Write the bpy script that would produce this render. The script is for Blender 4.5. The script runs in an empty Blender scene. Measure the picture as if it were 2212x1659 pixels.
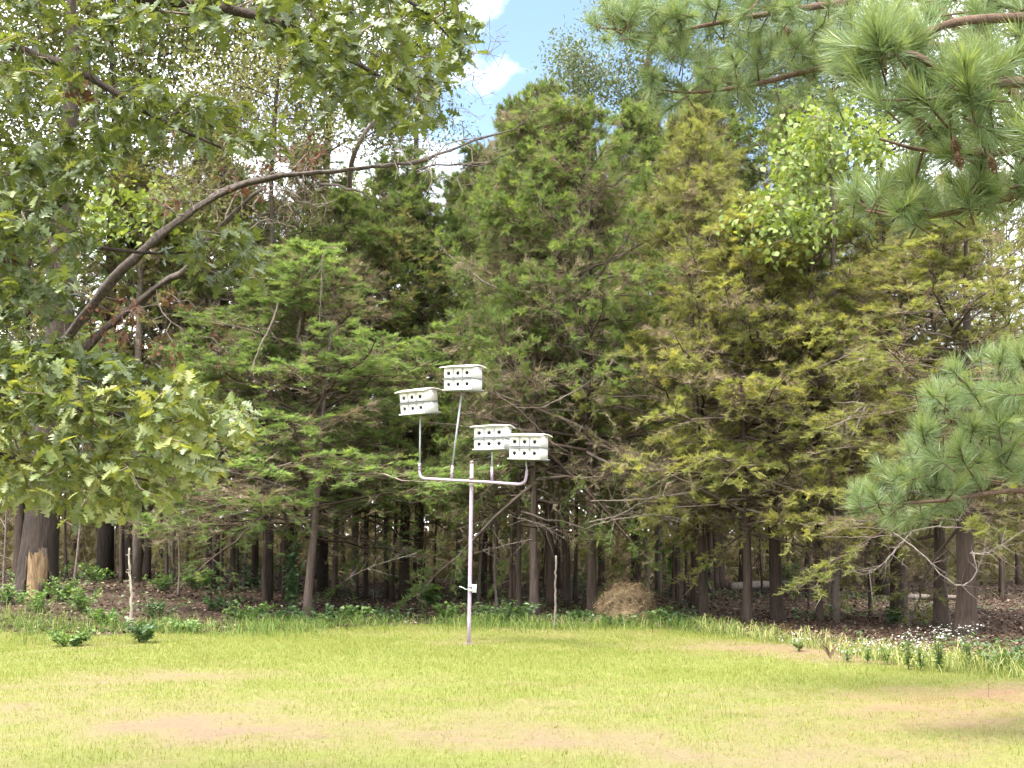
import bpy, math, random
import numpy as np
from mathutils import Vector, Matrix

R = math.radians
random.seed(7)
rng = np.random.default_rng(11)
scene = bpy.context.scene
COL = scene.collection

# ------------------------------------------------------------------ camera
FPX = 4100.0                      # focal length in pixels of the 3072 px wide picture
EYE = 1.6
PITCH = math.atan(452 / FPX)
cam_data = bpy.data.cameras.new('camera')
cam_data.sensor_width = 36.0
cam_data.lens = 36.0 * FPX / 3072.0
cam_data.clip_start = 0.1
cam_data.clip_end = 3000.0
cam = bpy.data.objects.new('camera', cam_data)
COL.objects.link(cam)
cam.location = (0, 0, EYE)
cam.rotation_euler = (R(90) + PITCH, 0, 0)
scene.camera = cam

# ------------------------------------------------------------------ sky, sun, exposure
SUN_EL, SUN_AZ = R(66), R(224)     # azimuth measured from +Y (into the woods) towards +X
world = bpy.data.worlds.new('World')
scene.world = world
world.use_nodes = True
wt = world.node_tree
wt.nodes.clear()
w_out = wt.nodes.new('ShaderNodeOutputWorld')
w_bg = wt.nodes.new('ShaderNodeBackground')
w_bg.inputs['Strength'].default_value = 0.05
w_sky = wt.nodes.new('ShaderNodeTexSky')
w_sky.sky_type = 'NISHITA'
w_sky.sun_disc = False
w_sky.sun_elevation = SUN_EL
w_sky.sun_rotation = SUN_AZ
w_sky.air_density = 1.0
w_sky.dust_density = 1.2
w_sky.ozone_density = 0.8
w_tc = wt.nodes.new('ShaderNodeTexCoord')
w_map = wt.nodes.new('ShaderNodeMapping')
w_map.inputs['Scale'].default_value = (1, 1, 1.6)
w_map.inputs['Location'].default_value = (3.56, 0.2, 0.5)
w_noise = wt.nodes.new('ShaderNodeTexNoise')
w_noise.inputs['Scale'].default_value = 2.0
w_noise.inputs['Detail'].default_value = 7
w_noise.inputs['Roughness'].default_value = 0.55
w_ramp = wt.nodes.new('ShaderNodeValToRGB')
w_ramp.color_ramp.elements[0].position = 0.41
w_ramp.color_ramp.elements[1].position = 0.6
w_mix = wt.nodes.new('ShaderNodeMix')
w_mix.data_type = 'RGBA'
w_mix.inputs['B'].default_value = (27, 27.2, 27.8, 1)
wt.links.new(w_tc.outputs['Generated'], w_map.inputs['Vector'])
wt.links.new(w_map.outputs['Vector'], w_noise.inputs['Vector'])
wt.links.new(w_noise.outputs['Fac'], w_ramp.inputs['Fac'])
wt.links.new(w_ramp.outputs['Color'], w_mix.inputs['Factor'])
wt.links.new(w_sky.outputs['Color'], w_mix.inputs['A'])
wt.links.new(w_mix.outputs['Result'], w_bg.inputs['Color'])
wt.links.new(w_bg.outputs['Background'], w_out.inputs['Surface'])

sun_data = bpy.data.lights.new('sun', 'SUN')
sun_data.energy = 2.0
sun_data.angle = R(16)
sun_data.color = (1.0, 0.95, 0.86)
sun = bpy.data.objects.new('sun', sun_data)
COL.objects.link(sun)
to_sun = Vector((math.sin(SUN_AZ) * math.cos(SUN_EL), math.cos(SUN_AZ) * math.cos(SUN_EL), math.sin(SUN_EL)))
sun.rotation_euler = to_sun.to_track_quat('Z', 'Y').to_euler()
sun.location = to_sun * 60

scene.view_settings.view_transform = 'Standard'
scene.view_settings.look = 'None'
scene.view_settings.exposure = 2.85
scene.view_settings.gamma = 1.0
scene.view_settings.use_curve_mapping = False
scene.render.engine = 'CYCLES'
scene.cycles.max_bounces = 6
scene.cycles.diffuse_bounces = 4
scene.cycles.transmission_bounces = 4
scene.cycles.glossy_bounces = 1
scene.cycles.caustics_reflective = False
scene.cycles.caustics_refractive = False
scene.cycles.use_denoising = True
scene.cycles.denoiser = 'OPENIMAGEDENOISE'
scene.cycles.denoising_input_passes = 'RGB_ALBEDO_NORMAL'
scene.cycles.denoising_prefilter = 'ACCURATE'
scene.cycles.adaptive_threshold = .03

# ------------------------------------------------------------------ pixel helpers (2212 px wide view of the photo)
K = 3072.0 / 2212.0


def P(u, v, d):
    px, up = (u - 1106) * K / FPX, (829.5 - v) * K / FPX
    y = math.cos(PITCH) - up * math.sin(PITCH)
    z = math.sin(PITCH) + up * math.cos(PITCH)
    s = d / y
    return np.array((px * s, d, EYE + z * s))


def smooth(a, b, x):
    t = np.clip((np.asarray(x, float) - a) / (b - a), 0, 1)
    return t * t * (3 - 2 * t)


def ground_dist(v):
    up = (829.5 - v) * K / FPX
    y = math.cos(PITCH) - up * math.sin(PITCH)
    z = math.sin(PITCH) + up * math.cos(PITCH)
    return EYE * y / max(1e-4, -z)


_perm = np.random.default_rng(5).random((256, 256))


def vnoise(x, y, s):
    x = np.asarray(x, float) * s + 100.3
    y = np.asarray(y, float) * s + 57.7
    xi, yi = np.floor(x).astype(int), np.floor(y).astype(int)
    fx, fy = x - xi, y - yi
    fx, fy = fx * fx * (3 - 2 * fx), fy * fy * (3 - 2 * fy)
    g = lambda a, b: _perm[a & 255, b & 255]
    return (g(xi, yi) * (1 - fx) + g(xi + 1, yi) * fx) * (1 - fy) + (g(xi, yi + 1) * (1 - fx) + g(xi + 1, yi + 1) * fx) * fy


def fbm(x, y, s, o=4):
    t, a, n = 0, 1.0, 0
    for i in range(o):
        t = t + a * vnoise(x + i * 13.1, y - i * 7.7, s)
        n += a
        a *= .55
        s *= 2.1
    return t / n


def terrain(x, y):
    x, y = np.asarray(x, float), np.asarray(y, float)
    h = (fbm(x, y, .16, 3) - .5) * .16
    h = h + .42 * smooth(-3, -9, x) * smooth(20, 28, y) + .012 * np.clip(y - 30, 0, 60)
    h = h + (fbm(x, y, 1.3, 3) - .5) * .05 * smooth(21, 25, y)
    return h


def at_ground(u, d):
    p = P(u, 1100, d)
    return Vector((p[0], d, float(terrain(p[0], d))))


# ------------------------------------------------------------------ materials
def material(name):
    m = bpy.data.materials.new(name)
    m.use_nodes = True
    m.node_tree.nodes.clear()
    return m, m.node_tree


def node(nt, typ, **kw):
    n = nt.nodes.new(typ)
    for k, v in kw.items():
        if k.startswith('_'):
            setattr(n, k[1:], v)
            continue
        key = int(k[1:]) if k[0] == 'i' and k[1:].isdigit() else k.replace('__', ' ')
        s = n.inputs[key]
        if isinstance(v, bpy.types.NodeSocket):
            nt.links.new(v, s)
        else:
            s.default_value = v
    return n


def mixc(nt, fac, a, b, blend='MIX'):
    n = nt.nodes.new('ShaderNodeMix')
    n.data_type = 'RGBA'
    n.blend_type = blend
    for key, v in (('Factor', fac), ('A', a), ('B', b)):
        if isinstance(v, bpy.types.NodeSocket):
            nt.links.new(v, n.inputs[key])
        elif key == 'Factor':
            n.inputs[key].default_value = v
        else:
            n.inputs[key].default_value = (*v, 1)
    return n.outputs['Result']


def leaf_material(name, ca, cb, trans=.4, tcol=(1.15, 1.2, .55), rough=.5, spec=.3, use_object=False, cc=None):
    """two-colour leaf: tint attribute mixes ca to cb, object colour multiplies; part of the light passes through"""
    m, nt = material(name)
    a = node(nt, 'ShaderNodeAttribute', _attribute_name='tint')
    if cc is None:
        c = mixc(nt, a.outputs['Fac'], ca, cb)
    else:
        r = nt.nodes.new('ShaderNodeValToRGB')
        e = r.color_ramp.elements
        e[0].color, e[1].color = (*ca, 1), (*cc, 1)
        e.new(.5).color = (*cb, 1)
        nt.links.new(a.outputs['Fac'], r.inputs['Fac'])
        c = r.outputs['Color']
    if use_object:
        oi = node(nt, 'ShaderNodeObjectInfo')
        c = mixc(nt, 1.0, c, oi.outputs['Color'], 'MULTIPLY')
    if spec < .3:
        p = node(nt, 'ShaderNodeBsdfDiffuse', Color=c)
    else:
        p = node(nt, 'ShaderNodeBsdfPrincipled', Base__Color=c, Roughness=rough)
        p.inputs['Specular IOR Level'].default_value = spec
    tc = mixc(nt, 1.0, c, tcol, 'MULTIPLY')
    t = node(nt, 'ShaderNodeBsdfTranslucent', Color=tc)
    mx = node(nt, 'ShaderNodeMixShader', i0=trans, i1=p.outputs[0], i2=t.outputs[0])
    node(nt, 'ShaderNodeOutputMaterial', Surface=mx.outputs[0])
    return m


def bark_material(name, ca, cb, scale=(9, 9, 1.6), rough=.9, bump=.6, dist=.02):
    m, nt = material(name)
    tc = node(nt, 'ShaderNodeTexCoord')
    oi = node(nt, 'ShaderNodeObjectInfo')
    off = node(nt, 'ShaderNodeVectorMath', _operation='SCALE', i0=oi.outputs['Location'])
    off.inputs['Scale'].default_value = 3.3
    ad = node(nt, 'ShaderNodeVectorMath', i0=tc.outputs['Object'], i1=off.outputs[0])
    mp = node(nt, 'ShaderNodeMapping', Vector=ad.outputs[0], Scale=scale)
    n1 = node(nt, 'ShaderNodeTexNoise', Vector=mp.outputs[0], Scale=2.2, Detail=8.0, Roughness=.65)
    n2 = node(nt, 'ShaderNodeTexNoise', Vector=tc.outputs['Object'], Scale=1.7, Detail=4.0)
    r = nt.nodes.new('ShaderNodeValToRGB')
    r.color_ramp.elements[0].position, r.color_ramp.elements[1].position = .36, .66
    r.color_ramp.elements[0].color, r.color_ramp.elements[1].color = (*ca, 1), (*cb, 1)
    nt.links.new(n1.outputs['Fac'], r.inputs['Fac'])
    c = mixc(nt, n2.outputs['Fac'], r.outputs['Color'], tuple(x * 1.25 for x in cb))
    c2 = mixc(nt, .55, r.outputs['Color'], c)
    b = node(nt, 'ShaderNodeBump', Strength=bump, Distance=dist, Height=n1.outputs['Fac'])
    p = node(nt, 'ShaderNodeBsdfPrincipled', Base__Color=c2, Roughness=rough, Normal=b.outputs[0])
    p.inputs['Specular IOR Level'].default_value = .15
    node(nt, 'ShaderNodeOutputMaterial', Surface=p.outputs[0])
    return m


def paint_material(name, col, rough=.5, dirt=(.3, .25, .2), amount=.25, scale=6.0, stretch=(1, 1, 1), metallic=0.0):
    m, nt = material(name)
    tc = node(nt, 'ShaderNodeTexCoord')
    mp = node(nt, 'ShaderNodeMapping', Vector=tc.outputs['Object'], Scale=stretch)
    n1 = node(nt, 'ShaderNodeTexNoise', Vector=mp.outputs[0], Scale=scale, Detail=8.0, Roughness=.7)
    r = node(nt, 'ShaderNodeMapRange', Value=n1.outputs['Fac'], i1=.5, i2=.8, i3=0.0, i4=amount)
    c = mixc(nt, r.outputs[0], col, dirt)
    b = node(nt, 'ShaderNodeBump', Strength=.1, Distance=.003, Height=n1.outputs['Fac'])
    p = node(nt, 'ShaderNodeBsdfPrincipled', Base__Color=c, Roughness=rough, Metallic=metallic, Normal=b.outputs[0])
    node(nt, 'ShaderNodeOutputMaterial', Surface=p.outputs[0])
    return m


M = {}
M['cedar_leaf'] = leaf_material('cedar_foliage', (.72, .78, .62), (1.05, 1.0, 1.0), .5, (1.15, 1.15, .7), .6, .25, True, (1.6, 1.4, .95))
M['cedar_dead'] = leaf_material('cedar_dead_twigs', (.14, .108, .074), (.21, .168, .115), .4, (1, .92, .75), .8, .1, False, (.31, .26, .19))
M['cedar_limb'] = leaf_material('cedar_limb_bark', (.045, .032, .025), (.08, .06, .048), .0, (1, 1, 1), .8, .1, False, (.17, .14, .115))
M['cedar_bark'] = bark_material('cedar_bark', (.014, .01, .008), (.056, .04, .03), (11, 11, 1.1), bump=.9, dist=.03)
M['cedar_bark_pale'] = bark_material('pale_cedar_bark', (.03, .021, .017), (.11, .083, .068), (11, 11, 1.1), bump=.9, dist=.03)
M['oak_bark'] = bark_material('oak_bark', (.012, .009, .007), (.05, .038, .03), (7, 7, 1.4), bump=1.0, dist=.05)
M['oak_twig'] = bark_material('oak_twig_bark', (.055, .042, .032), (.16, .125, .1), (8, 8, 8))
M['dead_wood'] = bark_material('dead_wood', (.055, .043, .035), (.17, .14, .118), (9, 9, 2.2))
M['limb_bark'] = bark_material('dead_limb_bark', (.008, .006, .005), (.085, .068, .058), (6, 6, 3), bump=1.0, dist=.04)
M['pale_wood'] = bark_material('pale_wood', (.11, .09, .07), (.27, .235, .19), (14, 14, 3))
M['grey_twig'] = bark_material('grey_twig', (.05, .038, .03), (.14, .112, .092), (7, 7, 7))
M['pine_bark'] = bark_material('pine_bark', (.03, .019, .014), (.12, .078, .056), (8, 8, 3), bump=1.0, dist=.03)
M['oak_leaf'] = leaf_material('oak_leaf', (.058, .08, .026), (.115, .15, .048), .38, (1.4, 1.25, .45), .42, .5, False, (.265, .28, .105))
M['oak_leaf_brown'] = leaf_material('dead_oak_leaf', (.07, .036, .024), (.12, .07, .046), .3, (1.1, .8, .5), .7, .2)
M['pine_needle'] = leaf_material('pine_needle', (.1, .15, .07), (.155, .21, .09), .4, (1.2, 1.15, .6), .42, .45, False, (.25, .285, .115))
M['broad_leaf'] = leaf_material('broad_leaf', (.1, .15, .04), (.165, .215, .06), .42, (1.25, 1.2, .45), .5, .3, False, (.26, .29, .1))
M['grey_leaf'] = leaf_material('narrow_oak_leaf', (.07, .095, .05), (.12, .145, .08), .4, (1.2, 1.15, .6), .45, .4)
M['olive_leaf'] = leaf_material('olive_leaf', (.075, .092, .036), (.11, .122, .05), .4, (1.15, 1.1, .6), .5, .25, False, (.16, .15, .075))
M['far_leaf'] = leaf_material('far_brush', (.12, .1, .055), (.17, .15, .08), .3, (1.1, 1.1, .6), .6, .1, False, (.22, .24, .09))
M['yellow_leaf'] = leaf_material('yellow_green_leaf', (.1, .12, .042), (.15, .155, .062), .45, (1.15, 1.1, .6), .5, .3, False, (.19, .165, .085))
M['weed_leaf'] = leaf_material('weed_leaf', (.06, .115, .035), (.11, .18, .05), .4, (1.2, 1.2, .5), .5, .35, False, (.18, .24, .08))
M['dark_weed'] = leaf_material('dark_weed_leaf', (.03, .065, .025), (.06, .105, .04), .35, (1.2, 1.2, .5), .45, .4, False, (.1, .15, .06))
M['grass'] = leaf_material('grass_blade', (.145, .185, .04), (.215, .21, .065), .4, (1.12, 1.08, .6), .6, .2, False, (.205, .16, .088))
M['tall_grass'] = leaf_material('tall_grass_blade', (.06, .11, .03), (.13, .18, .05), .4, (1.15, 1.1, .5), .55, .25, False, (.4, .38, .18))
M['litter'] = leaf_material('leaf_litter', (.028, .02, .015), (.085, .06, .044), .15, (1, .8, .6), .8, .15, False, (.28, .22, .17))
M['straw'] = leaf_material('pine_straw', (.11, .055, .034), (.18, .1, .06), .15, (1, .8, .6), .8, .15, False, (.28, .19, .12))
M['flower'] = leaf_material('white_flower', (.3, .3, .275), (.45, .45, .43), .25, (1, 1, 1), .6, .2)
M['hay'] = leaf_material('dried_grass', (.09, .065, .04), (.2, .145, .085), .2, (1, .9, .6), .8, .15, False, (.42, .32, .19))
M['white'] = paint_material('white_house_panel', (.6, .585, .56), .5, (.36, .31, .26), .4, 3.0, (1, 1, .5))
M['roof_white'] = paint_material('white_roof', (.52, .5, .47), .45, (.3, .26, .2), .5, 5.0)
M['grey_metal'] = paint_material('grey_aluminium', (.2, .215, .22), .45, (.25, .24, .22), .3, 9.0)
M['lavender'] = paint_material('lavender_grey_paint', (.28, .215, .275), .5, (.2, .16, .16), .5, 14.0, (1, 1, .3))
M['galvanised'] = paint_material('galvanised_steel', (.24, .255, .26), .42, (.22, .2, .18), .4, 12.0, (1, 1, .4))
M['dark'] = paint_material('dark_screw', (.05, .04, .035), .6)
M['rust'] = paint_material('rusty_fitting', (.2, .15, .13), .7, (.12, .06, .04), .5, 20.0)
M['soil'] = paint_material('bare_soil', (.1, .075, .05), .95, (.05, .035, .022), .8, 30.0)
M['rot'] = bark_material('rotten_heartwood', (.04, .025, .015), (.24, .16, .088), (16, 16, 2.2), bump=1.0, dist=.03)
M['cone'] = bark_material('pine_cone_scale', (.09, .05, .035), (.24, .15, .1), (20, 20, 20))


def ground_material():
    m, nt = material('ground_soil_thatch_litter')
    ge = node(nt, 'ShaderNodeNewGeometry')
    dry = node(nt, 'ShaderNodeAttribute', _attribute_name='dry')
    lit = node(nt, 'ShaderNodeAttribute', _attribute_name='litter')
    red = node(nt, 'ShaderNodeAttribute', _attribute_name='red')
    n1 = node(nt, 'ShaderNodeTexNoise', Vector=ge.outputs['Position'], Scale=22.0, Detail=8.0, Roughness=.7)
    n2 = node(nt, 'ShaderNodeTexNoise', Vector=ge.outputs['Position'], Scale=2.6, Detail=6.0, Roughness=.6)
    n3 = node(nt, 'ShaderNodeTexVoronoi', Vector=ge.outputs['Position'], Scale=16.0)
    green = mixc(nt, n1.outputs['Fac'], (.07, .085, .02), (.17, .17, .05))
    tan = mixc(nt, n1.outputs['Fac'], (.075, .055, .036), (.185, .138, .092))
    clay = mixc(nt, n1.outputs['Fac'], (.11, .062, .042), (.21, .128, .085))
    tan = mixc(nt, red.outputs['Fac'], tan, clay)
    lawn = mixc(nt, dry.outputs['Fac'], green, tan)
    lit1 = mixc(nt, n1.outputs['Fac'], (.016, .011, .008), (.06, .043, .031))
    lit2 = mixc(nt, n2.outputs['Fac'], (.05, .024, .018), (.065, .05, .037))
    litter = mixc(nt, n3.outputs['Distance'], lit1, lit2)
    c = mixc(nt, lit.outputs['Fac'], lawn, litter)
    b = node(nt, 'ShaderNodeBump', Strength=.7, Distance=.03, Height=n1.outputs['Fac'])
    p = node(nt, 'ShaderNodeBsdfPrincipled', Base__Color=c, Roughness=.95, Normal=b.outputs[0])
    p.inputs['Specular IOR Level'].default_value = .1
    node(nt, 'ShaderNodeOutputMaterial', Surface=p.outputs[0])
    return m


M['ground'] = ground_material()


# ------------------------------------------------------------------ objects and meshes
def tag(o, label=None, cat=None, group=None, kind=None):
    for k, v in (('label', label), ('category', cat), ('group', group), ('kind', kind)):
        if v:
            o[k] = v
    return o


def empty(name, loc, label=None, cat=None, group=None):
    o = bpy.data.objects.new(name, None)
    COL.objects.link(o)
    o.location = loc
    o.empty_display_size = .2
    return tag(o, label, cat, group)


def link(name, mesh, parent=None, loc=(0, 0, 0)):
    o = bpy.data.objects.new(name, mesh)
    COL.objects.link(o)
    o.parent = parent
    o.location = loc
    if parent is not None and name in MASSES:
        o['kind'] = 'stuff'
    return o


MASSES = {'twigs', 'bare_twigs', 'dead_twigs', 'branches', 'limbs', 'dead_leaves', 'leaves', 'crown', 'foliage', 'stems', 'stalks', 'flower_heads', 'rivets'}


class MB:
    """collects vertices and faces, then links them as one mesh object"""

    def __init__(self):
        self.v, self.f, self.t, self.n = [], [], [], 0

    def add(self, verts, faces, mat=0, tint=.5):
        verts = np.asarray(verts, float).reshape(-1, 3)
        faces = np.asarray(faces, int)
        self.v.append(verts)
        self.f.append((faces + self.n, mat))
        t = np.full(len(verts), tint, float) if np.isscalar(tint) else np.asarray(tint, float).ravel()
        self.t.append(t)
        self.n += len(verts)
        return self

    def mesh(self, name, mats, origin=(0, 0, 0), smooth_faces=False):
        me = bpy.data.meshes.new(name)
        V = np.concatenate(self.v) - np.asarray(origin, float)
        tot = np.concatenate([np.full(len(f), f.shape[1]) for f, _ in self.f])
        loops = np.concatenate([f.ravel() for f, _ in self.f])
        mi = np.concatenate([np.full(len(f), k) for f, k in self.f])
        me.vertices.add(len(V))
        me.vertices.foreach_set('co', V.ravel().astype(np.float32))
        me.loops.add(len(loops))
        me.loops.foreach_set('vertex_index', loops.astype(np.int32))
        me.polygons.add(len(tot))
        start = np.concatenate(([0], np.cumsum(tot)[:-1]))
        me.polygons.foreach_set('loop_start', start.astype(np.int32))
        me.polygons.foreach_set('material_index', mi.astype(np.int32))
        if smooth_faces:
            me.polygons.foreach_set('use_smooth', np.ones(len(tot), bool))
        a = me.attributes.new('tint', 'FLOAT', 'POINT')
        a.data.foreach_set('value', np.concatenate(self.t).astype(np.float32))
        for m in mats if isinstance(mats, (list, tuple)) else [mats]:
            me.materials.append(m)
        me.update(calc_edges=True)
        return me

    def build(self, name, mats, parent=None, smooth_faces=False):
        org = parent_origin(parent)
        return link(name, self.mesh(name, mats, org, smooth_faces), parent)


def parent_origin(p):
    o = Vector((0, 0, 0))
    while p is not None:
        o = o + p.location
        p = p.parent
    return o


def unit(a):
    return a / np.maximum(np.linalg.norm(a, axis=-1, keepdims=True), 1e-9)


def tubes(mb, PTS, RAD, sides=5, mat=0, tint=.5, flute=0, cap=True):
    """a batch of tubes: PTS (B,n,3), RAD (B,n)"""
    PTS, RAD = np.asarray(PTS, float), np.asarray(RAD, float)
    if PTS.ndim == 2:
        PTS, RAD = PTS[None], RAD[None]
    B, n, _ = PTS.shape
    T = np.gradient(PTS, axis=1) if n > 2 else np.repeat((PTS[:, 1:] - PTS[:, :1]), 2, axis=1)
    T = unit(T)
    mean = unit(PTS[:, -1] - PTS[:, 0])
    ref = np.where(np.abs(mean[:, 2:3]) > .8, np.array([[1., 0, 0]]), np.array([[0, 0, 1.]]))[:, None, :]
    X = unit(np.cross(T, np.broadcast_to(ref, T.shape)))
    Y = np.cross(T, X)
    a = np.arange(sides) / sides * 2 * np.pi
    rr = RAD[:, :, None] * np.ones(sides)
    if flute:
        ph = rng.random((B, 1, 3)) * 6.28
        hh = np.arange(n)[None, :, None] * .35
        rr = rr * (1 + flute * (np.sin(3 * a + ph[..., :1] + hh) + .6 * np.sin(5 * a + ph[..., 1:2] - hh * .7)) + flute * .5 * (rng.random(rr.shape) - .5))
    V = PTS[:, :, None, :] + rr[..., None] * (np.cos(a)[None, None, :, None] * X[:, :, None, :] + np.sin(a)[None, None, :, None] * Y[:, :, None, :])
    idx = np.arange(B * n * sides).reshape(B, n, sides)
    q = np.stack([idx[:, :-1], np.roll(idx, -1, 2)[:, :-1], np.roll(idx, -1, 2)[:, 1:], idx[:, 1:]], -1).reshape(-1, 4)
    if B > 1 and np.isscalar(tint):
        tint = rng.random(B)
    t = tint if np.isscalar(tint) else np.repeat(np.asarray(tint), n * sides)
    mb.add(V.reshape(-1, 3), q, mat, t)
    if cap and sides > 4 and B == 1:
        for k, ring in ((0, idx[0, 0][::-1]), (1, idx[0, -1])):
            mb.f.append((np.array([ring]) + mb.n - B * n * sides, mat))
    return mb


def catmull(pts, n):
    """smooth polyline through control points (any width), n samples"""
    p = np.asarray(pts, float)
    p = np.vstack([2 * p[0] - p[1], p, 2 * p[-1] - p[-2]])
    s = np.linspace(0, len(p) - 3 - 1e-6, n)
    i = s.astype(int)
    t = (s - i)[:, None]
    a, b, c, d = p[i], p[i + 1], p[i + 2], p[i + 3]
    return .5 * (2 * b + (c - a) * t + (2 * a - 5 * b + 4 * c - d) * t ** 2 + (3 * b - a - 3 * c + d) * t ** 3)


def stamp(mb, TV, TF, pos, X, Zhint, size, mat=0, tint=.5):
    """copies of a template (its long axis = X) at pos (B,3) along X (B,3), upper side towards Zhint"""
    X = unit(np.asarray(X, float))
    Y = unit(np.cross(Zhint, X) + 1e-6)
    Z = np.cross(X, Y)
    size = np.asarray(size, float)
    if size.ndim == 1:
        size = size[:, None]
    S = size if size.shape[1] == 3 else np.repeat(size, 3, 1)
    V = (TV[None, :, 0:1] * S[:, None, 0:1] * X[:, None, :] + TV[None, :, 1:2] * S[:, None, 1:2] * Y[:, None, :]
         + TV[None, :, 2:3] * S[:, None, 2:3] * Z[:, None, :]) + np.asarray(pos)[:, None, :]
    B, T = len(V), len(TV)
    F = (TF[None] + (np.arange(B) * T)[:, None, None]).reshape(-1, TF.shape[1])
    t = tint if np.isscalar(tint) else np.repeat(np.asarray(tint), T)
    mb.add(V.reshape(-1, 3), F, mat, t)
    return mb


def rdir(n, z=1.0):
    d = rng.normal(size=(n, 3))
    d[:, 2] *= z
    return unit(d)


def box(mb, c, s, mat=0, rot=None):
    c, s = np.asarray(c, float), np.asarray(s, float) / 2
    v = np.array([(x, y, z) for x in (-1, 1) for y in (-1, 1) for z in (-1, 1)], float) * s
    if rot is not None:
        v = v @ np.array(rot).T
    f = [(0, 1, 3, 2), (4, 6, 7, 5), (0, 4, 5, 1), (2, 3, 7, 6), (0, 2, 6, 4), (1, 5, 7, 3)]
    return mb.add(v + c, f, mat)


# ------------------------------------------------------------------ leaf templates
def spray_template(seed):
    """flat feathery cedar spray: an axis and seven side shoots, each a thin triangle"""
    r = np.random.default_rng(seed)
    V, F = [], []

    def tri(b, d, l, w, z0, z1):
        nrm = np.array((-d[1], d[0], 0))
        k = len(V)
        V.extend([b + nrm * w / 2 + (0, 0, z0), b - nrm * w / 2 + (0, 0, z0), b + d * l + (0, 0, z1)])
        F.append((k, k + 1, k + 2))
    tri(np.array((0., 0, 0)), np.array((1., 0, 0)), 1.0, .11, 0, -.08)
    for i, t in enumerate(np.linspace(.12, .82, 5)):
        s = 1 if i % 2 else -1
        a = s * R(r.uniform(24, 52))
        tri(np.array((t, 0, 0)), np.array((math.cos(a), math.sin(a), 0)), r.uniform(.34, .52) * (1.15 - .5 * t), .115, -.06 * t, r.uniform(-.16, .12))
    return np.array(V), np.array(F)


SPRAYS = [spray_template(s) for s in range(4)]
TWIG_V = np.array([(0, .5, 0), (0, -.5, 0), (.5, .3, .06), (.5, -.3, .06), (1, 0, 0)], float)
TWIG_F = np.array([(0, 1, 3), (0, 3, 2), (2, 3, 4)])
# small leaf: folded rhombus
SMALL_V = np.array([(0, 0, 0), (.45, .5, .08), (.45, -.5, .08), (1, 0, -.06), (.5, 0, -.03)], float)
SMALL_F = np.array([(0, 4, 1), (1, 4, 3), (0, 2, 4), (2, 3, 4)])
# heart shaped broad leaf
BROAD_V = np.array([(0, 0, 0), (.12, .3, .1), (.4, .46, .1), (.75, .24, .02), (1, 0, -.2), (.75, -.24, .02), (.4, -.46, .1), (.12, -.3, .1), (.4, 0, 0), (.75, 0, -.06)], float)
BROAD_F = np.array([(0, 8, 1), (1, 8, 2), (2, 8, 9), (2, 9, 3), (3, 9, 4), (0, 7, 8), (7, 6, 8), (6, 9, 8), (6, 5, 9), (5, 4, 9)])


def oak_leaf_template(seed):
    """red-oak leaf: seven bristle-tipped lobes, cut deeply between, folded along the midrib"""
    r = np.random.default_rng(seed)
    xs = [.0, .10, .20, .34, .36, .56, .56, .80, .80, 1.0]
    ws = [.03, .06, .27, .08, .43, .09, .42, .08, .24, .0]
    mid = [.0, .08, .16, .26, .36, .46, .58, .70, .82, 1.0]
    V, F = [], []
    fold, curl = r.uniform(.05, .3), r.uniform(-.35, .1)
    zz = lambda x, w: fold * abs(w) + curl * x * x + r.uniform(-.03, .03)
    for m in mid:
        V.append((m, 0, curl * m * m))
    for s in (1, -1):
        k = len(V)
        for x, w in zip(xs, ws):
            w2 = w * r.uniform(.85, 1.15)
            V.append((min(1.0, x + (.04 if w > .2 else 0)), s * w2, zz(x, w2)))
        for i in range(9):
            q = (i, i + 1, k + i + 1, k + i)
            F.append(q if s < 0 else q[::-1])
    return np.array(V, float), np.array(F)


OAK = [oak_leaf_template(s) for s in range(5)]

# ------------------------------------------------------------------ the ground
def nonuni(a, b, step, lo, hi):
    core = np.arange(a, b + step / 2, step)
    right = b + np.cumsum(step * 1.35 ** np.arange(1, 60))
    left = a - np.cumsum(step * 1.35 ** np.arange(1, 60))
    return np.concatenate([left[left > lo][::-1], core, right[right < hi]])


def gpoint(u, v):
    d = ground_dist(v)
    return P(u, v, d)[:2]


DRY = [(gpoint(u, v), rx, ry, a) for u, v, rx, ry, a in [
    (180, 1560, 1.3, 1.0, .55), (520, 1585, 1.0, .7, .45), (-100, 1530, 1.2, 1.0, .4), (1150, 1600, 1.0, .9, .35),
    (1450, 1600, 1.2, .8, .55), (1650, 1640, 1.0, .5, .4), (2000, 1560, 1.4, 1.3, .5), (2150, 1490, 1.2, 1.2, .55),
    (1900, 1640, 1.2, .6, .35), (1650, 1395, 2.2, 1.3, .45), (1800, 1415, 1.6, 1.4, .5), (1050, 1362, 1.5, .8, .35), (450, 1462, 1.0, .8, .3),
    (80, 1475, 1.5, .6, .3), (1550, 1440, 2.4, 1.0, -.6), (1750, 1462, 2.0, .8, -.5), (500, 1415, 3.2, 1.3, -.4), (1150, 1440, 2.2, 1.5, -.3),
    (1980, 1455, 1.4, 1.0, -.35), (800, 1500, 2.0, 1.5, -.15), (300, 1640, 1.0, .4, -.3), (900, 1640, 1.5, .4, -.2)]]
RED = [(gpoint(u, v), rx, ry, a) for u, v, rx, ry, a in [(2100, 1500, 1.6, 1.4, .9), (2000, 1580, 1.4, 1.4, .5), (1900, 1400, 3, 1.5, .5)]]
# the edge of the lawn, from left to right (u, v of the photo)
EDGE = np.array([gpoint(u, v) for u, v in [(-400, 1372), (0, 1368), (200, 1375), (420, 1372), (600, 1366), (800, 1360), (1000, 1352), (1200, 1349), (1400, 1352), (1520, 1358), (1700, 1382), (1850, 1408), (2000, 1428), (2212, 1442), (2600, 1470)]])


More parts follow.
